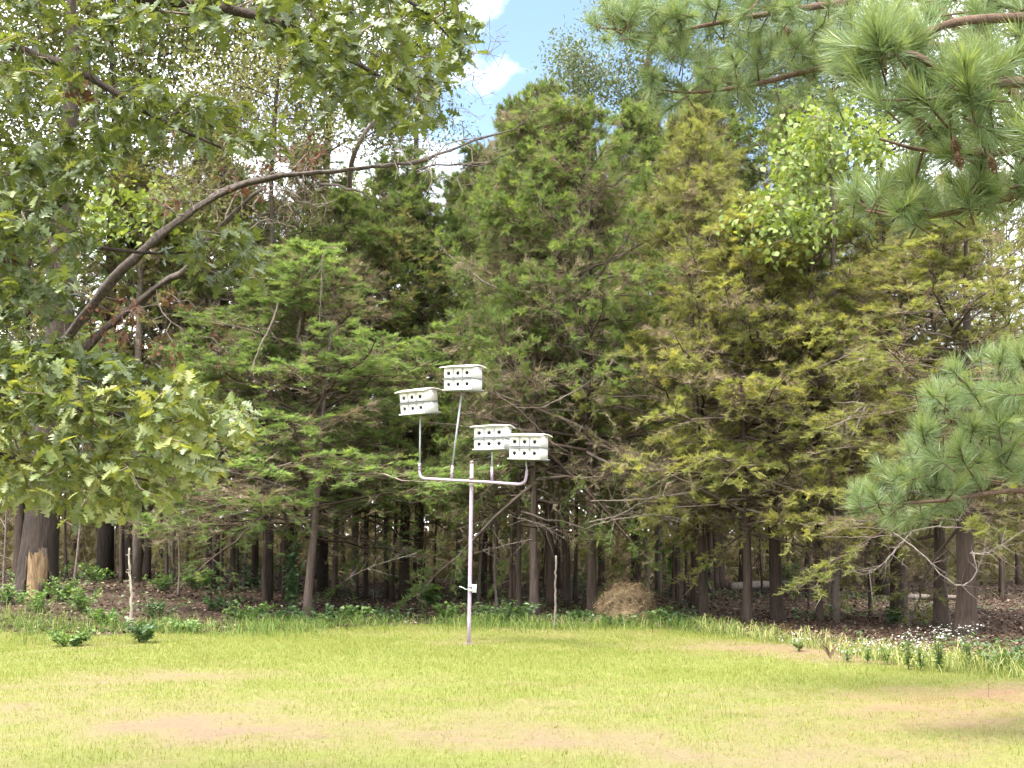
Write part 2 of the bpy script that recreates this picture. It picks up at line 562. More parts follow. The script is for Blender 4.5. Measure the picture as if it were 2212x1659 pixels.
def bumps(lst, x, y):
    t = np.zeros_like(np.asarray(x, float))
    for c, rx, ry, a in lst:
        t = t + a * np.exp(-((x - c[0]) / rx) ** 2 - ((y - c[1]) / ry) ** 2)
    return t


def dry_map(x, y):
    return np.clip((fbm(x, y, .55, 5) - .5) * .95 + (fbm(x, y, 3.1, 3) - .5) * .75 + .12 + bumps(DRY, x, y) * (.25 + 1.25 * fbm(x, y, 2.3, 4)), 0, 1)


def edge_y(x):
    return np.interp(x, EDGE[:, 0], EDGE[:, 1])


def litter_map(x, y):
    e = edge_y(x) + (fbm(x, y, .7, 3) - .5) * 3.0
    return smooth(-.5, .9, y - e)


gx = nonuni(-17, 17, .2, -900, 900)
gy = nonuni(7, 46, .2, -300, 1500)
XX, YY = np.meshgrid(gx, gy)
ZZ = terrain(np.clip(XX, -60, 60), np.clip(YY, -20, 80))
mb = MB()
ii = np.arange(XX.size).reshape(XX.shape)
mb.add(np.stack([XX.ravel(), YY.ravel(), ZZ.ravel()], 1), np.stack([ii[:-1, :-1], ii[:-1, 1:], ii[1:, 1:], ii[1:, :-1]], -1).reshape(-1, 4))
ground = mb.build('ground', M['ground'], smooth_faces=True)
tag(ground, kind='structure')
for nm, val in (('dry', dry_map(XX, YY)), ('litter', litter_map(XX, YY)), ('red', np.clip(bumps(RED, XX, YY) + .25 * fbm(XX, YY, .3, 2), 0, 1))):
    a = ground.data.attributes.new(nm, 'FLOAT', 'POINT')
    a.data.foreach_set('value', val.ravel().astype(np.float32))


def wedge_points(n, y0, y1, pw=1.0, margin=1.12):
    """points on the ground spread over the part of it that the lens sees"""
    y = y0 + (y1 - y0) * rng.random(n * 2) ** pw
    keep = rng.random(n * 2) < y / y1
    y = y[keep][:n]
    x = (rng.random(len(y)) * 2 - 1) * (y * .375 * margin + .3)
    return x, y


def blades(name, label, cat, x, y, h, w, tint, mat, lean=.5, bend=.3, segs=1):
    n = len(x)
    z = terrain(x, y)
    az = rng.random(n) * 6.283
    la = rng.random(n) * lean
    d = np.stack([np.cos(az) * np.sin(la), np.sin(az) * np.sin(la), np.cos(la)], 1)
    side = np.stack([-np.sin(az + rng.normal(size=n)), np.cos(az), np.zeros(n)], 1)
    side = unit(side) * (w / 2)[:, None]
    b = np.stack([x, y, z - .004], 1)
    mb = MB()
    if segs == 1:
        V = np.stack([b - side, b + side, b + d * h[:, None]], 1)
        F = np.arange(3 * n).reshape(n, 3)
        mb.add(V.reshape(-1, 3), F, 0, np.repeat(tint, 3))
    else:
        out = np.stack([np.cos(az), np.sin(az), np.zeros(n)], 1)
        m1 = b + d * (h * .5)[:, None]
        m2 = b + d * (h * .85)[:, None] + out * (h * bend * .35 * rng.random(n))[:, None]
        tip = b + d * (h * .98)[:, None] + out * (h * bend * rng.random(n) * 1.4)[:, None] - np.array((0, 0, 1)) * (h * bend * .5)[:, None] * rng.random(n)[:, None]
        V = np.stack([b - side, b + side, m1 - side * .8, m1 + side * .8, m2 - side * .5, m2 + side * .5, tip], 1)
        T = np.array([(0, 1, 3), (0, 3, 2), (2, 3, 5), (2, 5, 4), (4, 5, 6)])
        F = (T[None] + (np.arange(n) * 7)[:, None, None]).reshape(-1, 3)
        mb.add(V.reshape(-1, 3), F, 0, np.repeat(tint, 7))
    o = mb.build(name, mat)
    return tag(o, label, cat, kind='stuff')


# lawn: blades thin out on the dry patches
x, y = wedge_points(430000, 8.4, 27.5, .9)
dm = dry_map(x, y)
lm = litter_map(x, y)
keep = (rng.random(len(x)) > np.clip(dm * 1.25 - .2, 0, .93)) & (rng.random(len(x)) > lm)
x, y, dm = x[keep], y[keep], dm[keep]
n = len(x)
hgt = (.018 + .032 * rng.random(n) ** 1.6) * (1.2 - .5 * dm) * (.35 + .7 * fbm(x, y, 1.4, 2) + .75 * fbm(x, y, 5.0, 2))
hgt[rng.random(n) < .012] *= 2.2
blades('lawn_grass', 'short yellow green mown grass of the sunny lawn', 'grass', x, y, hgt, .0042 + .0055 * rng.random(n) * (y / 18),
       np.clip(.14 + dm * .62 - .5 * (fbm(x, y, 4.4, 2) - .45) + rng.normal(size=n) * .2, 0, 1), M['grass'], 1.05)

# leaf litter under the trees
x, y = wedge_points(46000, 18.5, 40, 1.0)
x2, y2 = wedge_points(14000, 9.3, 24, 1.0)
x, y = np.concatenate([x, x2]), np.concatenate([y, y2])
keep = rng.random(len(x)) < litter_map(x, y) * .96
x, y = x[keep], y[keep]
n = len(x)
mb = MB()
tn = rng.normal(size=(n, 3)) * .42 + (0, 0, 1)
stamp(mb, SMALL_V, SMALL_F, np.stack([x, y, terrain(x, y) + .015 + .02 * rng.random(n)], 1), rdir(n, .25), unit(tn), np.stack([.05 + .06 * rng.random(n), .03 + .035 * rng.random(n), .06 * np.ones(n)], 1), 0, np.clip(rng.normal(size=n) * .26 + .42, 0, 1))
tag(mb.build('leaf_litter', M['litter']), 'brown dead leaves littering the forest floor', 'leaves', kind='stuff')
# reddish pine straw on the shaded ground to the right and blown over the lawn
x, y = wedge_points(60000, 9.3, 27, 1.0)
ps = smooth(-1.0, .8, y - edge_y(x)) * smooth(1.0, 5.0, x) + .5 * np.clip(bumps(RED, x, y), 0, 1) + .18 * dry_map(x, y)
keep = rng.random(len(x)) < ps
x, y = x[keep], y[keep]
n = len(x)
mb = MB()
stamp(mb, TWIG_V, TWIG_F, np.stack([x, y, terrain(x, y) + .012 + .015 * rng.random(n)], 1), rdir(n, .12), np.tile((0, 0, 1.), (n, 1)), np.stack([.14 + .1 * rng.random(n), .004 + .003 * rng.random(n), .06 * np.ones(n)], 1), 0, rng.random(n))
tag(mb.build('pine_straw', M['straw']), 'reddish brown fallen pine needles on the ground', 'pine straw', kind='stuff')

# seedlings and creepers scattered over the forest floor
x, y = wedge_points(4200, 19, 36, 1.0)
keep = rng.random(len(x)) < litter_map(x, y) * np.clip(fbm(x, y, .8, 3) * 3 - 1.3, 0, 1) * .7
x, y = np.repeat(x[keep], 7), np.repeat(y[keep], 7)
n = len(x)
x, y = x + rng.normal(size=n) * .09, y + rng.normal(size=n) * .09
mb = MB()
stamp(mb, SMALL_V, SMALL_F, np.stack([x, y, terrain(x, y) + .03 + .16 * rng.random(n) ** 1.5], 1), rdir(n, .3), unit(np.array((0, 0, 1.)) + rng.normal(size=(n, 3)) * .4), np.stack([.05 + .06 * rng.random(n), .03 + .04 * rng.random(n), .06 * np.ones(n)], 1), 0, rng.random(n))
tag(mb.build('ground_cover', M['dark_weed']), 'low green seedlings and creepers scattered over the forest floor', 'ground cover', kind='stuff')

# taller unmown grass along the edge of the wood
n0 = 26000
x = rng.uniform(-10.5, 10.5, n0)
y = edge_y(x) + rng.normal(size=n0) * .75 + (fbm(x, x * .3, .6, 3) - .5) * 2.0 + .2 * (x < 0)
dens = np.interp(x, [-10.5, -7, -5.5, -2, .5, 1.8, 3.5, 5.2, 6.2, 10.5], [.45, .75, .9, 1, .8, .45, .7, .25, .35, .9])
keep = rng.random(n0) < dens * np.clip(fbm(x, y, .9, 3) * 3.2 - .9, .05, 1.2)
x, y = x[keep], y[keep]
n = len(x)
blades('edge_grass', 'taller unmown grass along the edge of the woods', 'grass', x, y, (.07 + .2 * rng.random(n) ** 1.7) * (.7 + .7 * fbm(x, y, .9, 2)), .006 + .006 * rng.random(n),
       np.clip(rng.random(n) ** 1.5 * .75 + .2 * (rng.random(n) < .1), 0, 1), M['tall_grass'], .75, .6, 3)
n0 = 9000
x = rng.uniform(3.2, 9.0, n0)
y = edge_y(x) - .35 + rng.normal(size=n0) * .55
keep = rng.random(n0) < .25 + .75 * smooth(3.5, 5.5, x) * fbm(x, y, 1.2, 2)
x, y = x[keep], y[keep]
n = len(x)
blades('arching_grass', 'pale arching tall grass in front of the white flowers', 'grass', x, y, .1 + .26 * rng.random(n) ** 2, .007 + .006 * rng.random(n), np.clip(.3 + rng.random(n) * .7, 0, 1), M['tall_grass'], .7, .9, 3)


# ------------------------------------------------------------------ cedars
def cedar_variant(seed, nl=70, H=10.0, cb=1.0, Rm=2.6, ns=16, nsp=46, big=1.0):
    """limbs, foliage and dead inner twigs of one red cedar, ten metres high, its trunk on the z axis"""
    global rng
    keep_rng = rng
    rng = np.random.default_rng(seed)
    t = (np.arange(nl) + rng.random(nl)) / nl
    t = t ** .95
    z0 = cb + (H * .965 - cb) * t
    az = np.arange(nl) * 2.39996 + rng.normal(size=nl) * .5
    prof = (1.03 - t) ** .62 * np.minimum(1, .8 + t * 1.2)
    L = Rm * prof * rng.uniform(.6, 1.25, nl) + .22
    el = R(2) + R(58) * t ** 1.3 + rng.normal(size=nl) * R(19)
    h = np.stack([np.cos(az), np.sin(az), np.zeros(nl)], 1)
    s = np.linspace(0, 1, 7)
    sag = rng.uniform(-.26, .1, nl) * (1 - t)
    tipup = rng.uniform(-.12, .22, nl)
    wob = rng.normal(size=(nl, 7, 3)) * .04 * np.arange(7)[None, :, None] / 3
    LP = (h[:, None, :] * (np.cos(el) * L)[:, None, None] * s[None, :, None]
          + np.array((0, 0, 1.))[None, None] * ((np.sin(el) * L)[:, None] * s + (sag * L)[:, None] * s ** 1.6 + (tipup * L)[:, None] * s ** 3)[..., None] + wob)
    LP[:, :, 2] += z0[:, None]
    limbs = MB()
    LR = (.010 + .010 * L[:, None]) * (1.05 - s[None] * .85)
    tubes(limbs, LP, LR, 4)
    # side branches make flat, layered pads towards the end of each limb
    si = np.clip(.2 + .8 * ((np.arange(ns)[None] + rng.random((nl, ns))) / ns) ** .8, 0, .999)
    fi = si * 6
    k = np.minimum(fi.astype(int), 5)
    fr = (fi - k)[..., None]
    li = np.arange(nl)[:, None]
    base = LP[li, k] * (1 - fr) + LP[li, k + 1] * fr
    ld = unit(LP[li, k + 1] - LP[li, k])
    side = unit(np.cross(ld, np.array((0, 0, 1.))))
    sg = np.where((np.arange(ns)[None] + rng.integers(0, 2, (nl, 1))) % 2, 1, -1)[..., None]
    up = np.cross(side, ld)
    sd = unit(ld * rng.uniform(.5, 1.1, (nl, ns, 1)) + side * sg * rng.uniform(.4, 1.1, (nl, ns, 1)) + up * rng.uniform(-.6, .85, (nl, ns, 1)))
    sl = (.2 + L[:, None] * (.4 * (1.15 - si))) * rng.uniform(.6, 1.3, (nl, ns))
    s4 = np.linspace(0, 1, 4)
    SP = base[:, :, None, :] + sd[:, :, None, :] * (sl[..., None] * s4)[..., None]
    SP[..., 2] += .06 * sl[..., None] * s4 - .3 * sl[..., None] * s4 ** 2.5
    SP = SP.reshape(-1, 4, 3)
    slf, sif, sdf = sl.ravel(), si.ravel(), sd.reshape(-1, 3)
    tubes(limbs, SP, (.003 + .005 * slf)[:, None] * (1.1 - s4[None] * .8), 3)
    nb = len(SP)
    tt = np.repeat((np.arange(nl) + .5) / nl, ns)
    q = rng.random((nb, nsp)) ** .6
    outer = np.clip(sif[:, None] * .62 + q * .5, 0, 1.2)
    alive = np.clip((outer - .47) * 3.8, 0, 1) * (.42 + .75 * rng.random((nb, 1)))
    vig = np.repeat(np.where(rng.random(nl) < .08 + .14 * (1 - t), .1, 1.0), ns)     # some whole boughs are dead
    live = rng.random((nb, nsp)) < alive * vig[:, None]
    fi = q * 3
    k = np.minimum(fi.astype(int), 2)
    fr = (fi - k)[..., None]
    bi = np.arange(nb)[:, None]
    pos = SP[bi, k] * (1 - fr) + SP[bi, k + 1] * fr
    dirn = unit(sdf[:, None, :] * 1.0 + rng.normal(size=(nb, nsp, 3)) * (.75, .75, .75) + np.array((0, 0, .12)))
    br_t = rng.normal(size=(nb, 1)) * .14 + .34 + .1 * tt[:, None] + .12 * rng.normal(size=(nb, nsp)) + .18 * (q > .7)
    crown = MB()
    pl, dl, tl = pos[live], dirn[live], np.clip(br_t[live], 0, 1)
    sz = rng.uniform(.06, .165, len(pl)) * big
    zh = unit(np.array((0, 0, .7)) + rng.normal(size=(len(pl), 3)) * .6)
    grp = rng.integers(0, 4, len(pl))
    for g in range(4):
        w = grp == g
        stamp(crown, *SPRAYS[g], pl[w], dl[w], zh[w], sz[w], 0, tl[w])
    # dead brown sprays and bare twigs further in
    dead = (~live) & (rng.random((nb, nsp)) < .26)
    pd, dd = pos[dead], dirn[dead]
    tw = MB()
    nd = len(pd)
    stamp(tw, TWIG_V, TWIG_F, pd, unit(dd + rng.normal(size=dd.shape) * .3), rdir(nd), np.stack([rng.uniform(.14, .42, nd), rng.uniform(.005, .011, nd) * big, .3 * np.ones(nd)], 1), 0, rng.random(nd) ** 1.3)
    w = rng.random(nd) < .5
    n2 = int(w.sum())
    stamp(tw, SPRAYS[1][0][:15], SPRAYS[1][1][:5], pd[w], dd[w], rdir(n2), rng.uniform(.1, .2, n2) * big, 0, rng.random(n2) * .75)
    if big > 1:
        limbs.v += tw.v
        limbs.t += tw.t
        limbs.f += [(f + limbs.n, 1) for f, _ in tw.f]
        out = (limbs.mesh('limbs', [M['cedar_limb'], M['cedar_dead']]), crown.mesh('crown', M['cedar_leaf']))
        rng = keep_rng
        return out
    out = (limbs.mesh('limbs', M['cedar_limb']), crown.mesh('crown', M['cedar_leaf']), tw.mesh('dead_twigs', M['cedar_dead']))
    rng = keep_rng
    return out


CEDARS = [cedar_variant(100 + i, nl=(72, 64, 78, 68, 60)[i], cb=(2.1, 2.4, 2.1, 2.6, 2.3)[i]) for i in range(5)]
CEDARS += [cedar_variant(130 + i, nl=54, cb=2.4, ns=10, nsp=11, big=1.7) for i in range(2)]   # lighter ones for the depth of the wood
GREEN, BLUE, OLIVE, YELLOW, BROWN = (.135, .19, .068), (.145, .212, .08), (.18, .202, .075), (.225, .24, .082), (.165, .165, .075)


def shade(c, k=.08):
    f = 1 + random.uniform(-k, k)
    return (c[0] * f, c[1] * f, c[2] * f, 1)


def trunk_mesh(H, r0, lean, seed, mat, flare=.55, rings=16, sides=12):
    r = np.random.default_rng(seed)
    s = np.linspace(0, 1, rings) ** 1.35
    pts = np.stack([lean[0] * s * H + np.cumsum(r.normal(size=rings)) * .012 * (s > 0), lean[1] * s * H + np.cumsum(r.normal(size=rings)) * .012, s * H - .06], 1)
    rad = r0 * ((1 - s) ** .8 * .96 + .05) * (1 + flare * np.exp(-s * H / .22))
    mb = MB()
    tubes(mb, pts, rad, sides, flute=.1)
    return mb.mesh('trunk', mat, smooth_faces=True)


def cedar(u, d, wpx, H, Rm, variant, colour, label, lean=(0, 0), group=None, bark='cedar_bark', rot=None, name='red_cedar', clear=None):
    b = at_ground(u, d)
    e = empty(name, b, label, 'tree', group)
    r0 = max(.03, wpx / FPX * d / 2)
    t = link('trunk', trunk_mesh(H, r0, lean, abs(int(u * 7 + d * 31)), M[bark]), e)
    az = random.uniform(0, 6.28) if rot is None else rot
    for nm, me in zip(('limbs', 'crown', 'dead_twigs'), CEDARS[variant]):
        o = link(nm, me, e)
        o.scale = (Rm / 2.0, Rm / 2.0, H / 10)
        if clear:                                    # the crown starts higher up a bare stem
            o.scale = (Rm / 2.0, Rm / 2.0, (H - clear) / 10)
            o.location = (lean[0] * clear, lean[1] * clear, clear)
        # follow the lean of the stem
        o.rotation_euler = (-math.atan(lean[1]), math.atan(lean[0]), az)
        o.color = shade(colour)
    return e


def top_height(v, d):
    return float(P(1106, v, d)[2])


def X(full):
    return full / K


# stems read off the photograph: x and y of the foot, width (full pixels), top, crown radius ...
FOOT = [
    # x, ybase, w, topv, Rm, var, colour, lean, bark, label
    (926, 1857, 25, 545, 2.9, 2, BLUE, (.055, 0), 'cedar_bark_pale', 'bright feathery green cedar, lowest of the front row, left of the birdhouse pole'),
    (1605, 1848, 27, 232, 2.2, 1, GREEN, (.0, 0), 'cedar_bark_pale', 'tall green cedar with pale peeling pinkish trunk right of the birdhouse pole'),
    (1561, 1848, 18, 420, 1.5, 2, GREEN, (0, .02), 'cedar_bark', 'slim dark cedar just left of the pale peeling trunk'),
    (1772, 1853, 28, 238, 2.1, 3, GREEN, (.01, .03), 'cedar_bark', 'tall bright topped cedar with straight dark trunk left of the straw mound'),
    (2112, 1860, 27, 380, 1.9, 4, OLIVE, (-.03, 0), 'cedar_bark', 'olive cedar with trunk leaning left, second stem right of the straw mound'),
    (2240, 1871, 27, 470, 2.0, 0, YELLOW, (0, 0), 'cedar_bark', 'yellowish cedar with straight brown trunk, third stem right of the straw mound'),
    (2326, 1862, 36, 440, 2.2, 2, OLIVE, (0, 0), 'cedar_bark', 'olive cedar with thick dark trunk and a burl at its foot'),
    (2458, 1867, 18, 480, 1.7, 1, YELLOW, (0, 0), 'cedar_bark', 'yellow tipped cedar with one slim dark trunk before open leaf litter'),
    (2604, 1848, 10, 560, 1.4, 3, OLIVE, (0, 0), 'cedar_bark', 'small olive cedar with thin stem just left of the flared trunk'),
    (2687, 1862, 48, 400, 2.3, 4, OLIVE, (0, .02), 'cedar_bark', 'big olive cedar with flared buttressed dark trunk behind the white flowers'),
    (2817, 1880, 40, 470, 1.9, 0, BROWN, (0, 0), 'cedar_bark', 'brownish cedar half hidden behind the thickest stem on the right'),
    (2884, 1904, 58, 430, 2.2, 1, OLIVE, (.03, 0), 'cedar_bark', 'nearest cedar with the thickest ridged trunk directly behind the white flowers'),
    (1658, 1820, 28, 255, 1.9, 2, GREEN, (0, 0), 'cedar_bark', 'dark trunked cedar right behind the pale wooden stake'),
    (1702, 1820, 25, 290, 1.9, 4, GREEN, (-.02, 0), 'cedar_bark', 'nearly black trunked cedar leaning left, just right of the stake'),
    (1906, 1800, 30, 240, 2.1, 0, GREEN, (0, 0), 'cedar_bark', 'dark cedar standing right behind the straw mound'),
    (2083, 1825, 32, 250, 2.0, 3, OLIVE, (.01, 0), 'cedar_bark', 'dark cedar behind the trunk that leans left of the burl tree'),
    (2031, 1820, 17, 380, 1.7, 1, OLIVE, (0, 0), 'cedar_bark', 'slim dark cedar, first stem right of the straw mound'),
    (1450, 1797, 17, 330, 1.8, 3, GREEN, (.01, 0), 'cedar_bark', 'slim dark cedar just right of the birdhouse pole'),
    (1218, 1783, 32, 420, 2.1, 1, GREEN, (0, 0), 'cedar_bark', 'thick brown cedar trunk, left one of a close pair behind the pokeweed'),
    (1251, 1776, 30, 340, 2.0, 4, BLUE, (.01, 0), 'cedar_bark', 'blackish cedar trunk, right one of a close pair behind the pokeweed'),
    (1098, 1783, 16, 470, 1.8, 2, GREEN, (0, 0), 'cedar_bark', 'slim dark cedar left of the close pair of trunks'),
    (857, 1793, 38, 330, 2.2, 3, GREEN, (.05, 0), 'cedar_bark', 'tall cedar with leaning trunk wrapped by a leafy vine'),
    (641, 1774, 32, 330, 2.2, 0, GREEN, (-.03, 0), 'cedar_bark', 'cedar with a near black straight trunk behind the green ferns'),
    (445, 1768, 23, 420, 2.0, 1, BROWN, (.02, 0), 'cedar_bark', 'brown trunked cedar behind the pale leafless stick'),
    (384, 1752, 23, 380, 2.0, 4, GREEN, (.03, 0), 'cedar_bark', 'dark leaning cedar rising behind the top of the pale stick'),
    (2154, 1775, 32, 230, 2.0, 2, OLIVE, (0, 0), 'cedar_bark', 'shaded cedar deep behind the leaning trunk and the burl tree'),
    (1160, 1774, 14, 360, 1.8, 0, GREEN, (0, 0), 'cedar_bark', 'slim cedar deep between the vine cedar and the close pair'),
    (1383, 1760, 11, 400, 1.7, 2, GREEN, (0, 0), 'cedar_bark', 'thin far cedar just left of the birdhouse pole'),
    (1723, 1815, 13, 330, 1.6, 1, GREEN, (0, .01), 'cedar_bark', 'thin cedar tight against the nearly black leaning trunk'),
    (1938, 1790, 14, 225, 1.8, 4, GREEN, (0, 0), 'grey_twig', 'thin grey trunked cedar behind the right side of the straw mound'),
    (560, 1797, 10, 520, 1.5, 3, BROWN, (.04, 0), 'cedar_bark', 'thin black leaning cedar beside the bare forked sapling'),
    (800, 1845, 16, 640, 2.2, 3, BLUE, (-.02, 0), 'cedar_bark', 'low green cedar tucked against the left side of the bright feathery cedar'),
    (700, 1815, 18, 420, 2.3, 4, GREEN, (0, 0), 'cedar_bark', 'mid height cedar right of the near black trunk, below the dead limb'),
    (1010, 1815, 16, 430, 2.1, 0, GREEN, (0, 0), 'cedar_bark', 'mid height green cedar right behind the bright feathery cedar'),
    (2130, 1800, 18, 205, 2.4, 0, GREEN, (0, 0), 'cedar_bark', 'tall green cedar whose top meets the pine boughs left of the large leaved tree'),
    (2420, 1800, 18, 225, 2.5, 4, GREEN, (0, 0), 'cedar_bark', 'tall green cedar rising behind the large leaved young tree'),
    (60, 1790, 30, 420, 2.0, 2, GREEN, (0, 0), 'cedar_bark', 'dark cedar at the left of the great oak trunk'),
]


def foot_dist(y):
    return min(44.0, ground_dist(y / K))


for i, (x, yb, w, tv, Rm, var, colr, lean, bark, label) in enumerate(FOOT):
    d = foot_dist(yb)
    if yb < 1800 and x < 1300:
        d = min(d, 33.5)
    cedar(X(x), d, w, top_height(tv, d), Rm, var, colr, label, lean, 'cedars along the front of the woods', bark)

LAND = [(0, 'the left picture edge'), (90, 'the great oak trunk'), (200, 'the grey sapling beside the oak'), (285, 'the pale upright stick'), (390, 'the forked sapling'), (465, 'the near black trunk'), (620, 'the vine wrapped trunk'),
        (700, 'the bright feathery cedar'), (790, 'the slim cedar left of the pair'), (890, 'the close pair of trunks'), (1015, 'the birdhouse pole'), (1075, 'the forked grey sapling'), (1155, 'the pale peeling trunk'), (1215, 'the wooden stake'),
        (1280, 'the straight trunk by the mound'), (1355, 'the straw mound'), (1460, 'the first stem right of the mound'), (1525, 'the leaning trunk'), (1612, 'the straight yellowish cedar'), (1680, 'the burl tree'), (1770, 'the slim trunk before open litter'),
        (1870, 'the small thin cedar'), (1940, 'the flared trunk'), (2080, 'the thickest trunk'), (2212, 'the right picture edge')]
ORD = ('first', 'second', 'third', 'fourth', 'fifth', 'sixth', 'seventh', 'eighth', 'ninth', 'tenth')


def place_labels(us, what):
    """one label for each: what it stands behind, and its order from the left there"""
    lm = [min(LAND, key=lambda q: abs(q[0] - u))[1] for u in us]
    out = []
    for i, u in enumerate(us):
        same = sorted(us[j] for j in range(len(us)) if lm[j] == lm[i])
        out.append(f'{what} behind {lm[i]}' + (f', {ORD[same.index(u)]} from the left' if len(same) > 1 else ''))
    return out


# more cedars deeper in the wood, closing it off
US = [-60 + (i * 61.0) % 2330 + random.uniform(-25, 25) for i in range(40)]
for i, (u, lab) in enumerate(zip(US, place_labels(US, 'shaded deep woods cedar'))):
    d = 34 + (i % 5) * 3.4 + random.uniform(-1.2, 1.2)
    sky = float(np.interp(u, [-300, 250, 450, 700, 870, 930, 1000, 1110, 1200, 1300, 1420, 1600, 1800, 1950, 2500], [380, 380, 330, 320, 380, 520, 380, 290, 320, 310, 280, 260, 270, 330, 360]))
    H = top_height(sky + random.uniform(0, 150), d)
    cedar(u, d, random.uniform(9, 22), H, random.uniform(1.8, 2.4), 5 + i % 2, random.choice((GREEN, BROWN, OLIVE, GREEN)) if u > 1400 else random.choice((GREEN, BROWN, BLUE)),
          lab, (random.uniform(-.02, .02), 0), 'cedars deep in the woods', clear=random.uniform(1.2, 2.6))
# two thin spires against the sky
for u, tv, R_, lab in ((1112, 226, 1.5, 'spindly cedar whose sparse spire tops out left in the blue gap'), (1182, 186, 1.5, 'tallest spindly cedar with thin spire in the middle of the blue gap')):
    cedar(u, 31.5, 16, top_height(tv, 31.5), R_, 3, GREEN, lab, (0, 0), 'cedar spires in the sky gap', clear=1.0)


# thin bare stems of the understory
def sapling(u, d, r0, H, label, lean=(0, 0), mat='grey_twig', nb=9, group=None, cat='sapling', blen=.6, name='bare_sapling', fork=None):
    e = empty(name, at_ground(u, d), label, cat, group)
    r = np.random.default_rng(abs(int(u * 13 + d * 7)))
    link('trunk', trunk_mesh(H, r0, lean, abs(int(u + d * 3)), M[mat], flare=.2, rings=10, sides=7), e)
    mb = MB()
    z = H * (.25 + .7 * r.random(nb))
    az = r.random(nb) * 6.28
    L = blen * (.4 + r.random(nb))
    s = np.linspace(0, 1, 5)
    b = np.stack([lean[0] * z, lean[1] * z, z], 1)
    dr = np.stack([np.cos(az), np.sin(az), r.uniform(.1, .9, nb)], 1)
    pts = b[:, None] + dr[:, None] * (L[:, None] * s)[..., None] + r.normal(size=(nb, 5, 3)) * .02 * s[None, :, None]
    tubes(mb, pts, (r0 * .4) * (1.05 - s)[None] * np.ones((nb, 1)) + .0015, 4)
    if fork:
        fz, fl = fork
        for sx in (-1, 1):
            p0 = np.array((lean[0] * fz, 0, fz))
            tubes(mb, np.array([p0, p0 + (sx * .08, 0, .25 * fl), p0 + (sx * .16, 0, fl)]), np.array([r0 * .6, r0 * .5, r0 * .25]), 5)
    link('branches', mb.mesh('branches', M[mat]), e)
    return e


sapling(X(540), 28.5, .025, 3.4, 'thin leafless sapling with forked twigs, right of the pale stick', (0, 0), nb=12)
sapling(X(227), 27.5, .03, 4.2, 'thin straight grey sapling just right of the great oak trunk', (.03, 0))
sapling(X(19), 27.0, .028, 3.8, 'thin grey sapling at the far left edge before the oak', (0, 0))
sapling(X(1492), 28.0, .033, 2.9, 'thin grey sapling with forked top right of the birdhouse pole', (0, 0), fork=(1.75, .9))
US = [random.uniform(-20, 2230) for i in range(70)]
for u, lab in zip(US, place_labels(US, 'thin bare stem')):
    d = random.uniform(30, 48)
    sapling(u, d, random.uniform(.02, .055), random.uniform(3, 6.5), lab, (random.uniform(-.06, .06), random.uniform(-.04, .04)), random.choice(('cedar_bark', 'cedar_bark', 'grey_twig')), 8, 'thin stems deep in the woods', blen=.9, name='bare_sapling')

# far wood beyond the last stems: one brown and green mass of twigs and small leaves
n = 120000
x = rng.uniform(-27, 27, n)
y = 40 + 26 * rng.random(n) ** .8
z = terrain(x, y) + (9.0 * rng.random(n) ** 1.9) * (.55 + .7 * fbm(x, y, .25, 3)) * smooth(38, 46, y) ** .5
mb = MB()
half = n // 2
stamp(mb, TWIG_V, TWIG_F, np.stack([x, y, z], 1)[:half], unit(rdir(half) + (0, 0, .5)), rdir(half), np.stack([rng.uniform(.4, 1.3, half), rng.uniform(.02, .04, half), .4 * np.ones(half)], 1), 1, rng.random(half))
stamp(mb, SMALL_V, SMALL_F, np.stack([x, y, z], 1)[half:], rdir(n - half), rdir(n - half), rng.uniform(.14, .4, n - half), 0, rng.random(n - half) * .6)
far = mb.build('far_woods', [M['far_leaf'], M['cedar_dead']])
tag(far, 'dim brown and green thicket closing the depth of the woods', 'woods', kind='stuff')


# ------------------------------------------------------------------ branching by growing to targets
def in_poly(pts, poly):
    x, y = pts[:, 0], pts[:, 1]
    c = np.zeros(len(pts), bool)
    j = len(poly) - 1
    for i in range(len(poly)):
        (xi, yi), (xj, yj) = poly[i], poly[j]
        hit = ((yi > y) != (yj > y)) & (x < (xj - xi) * (y - yi) / (yj - yi + 1e-9) + xi)
        c ^= hit
        j = i
    return c


def fill(poly, n, d0, d1):
    """n points in space, between the depths d0 and d1, spread over a patch of the view"""
    poly = np.array(poly, float)
    lo, hi = poly.min(0), poly.max(0)
    out = []
    while len(out) < n:
        q = lo + (hi - lo) * rng.random((n * 3, 2))
        q = q[in_poly(q, poly)]
        out.extend(q.tolist())
    return np.array([P(u, v, rng.uniform(d0, d1)) for u, v in out[:n]])


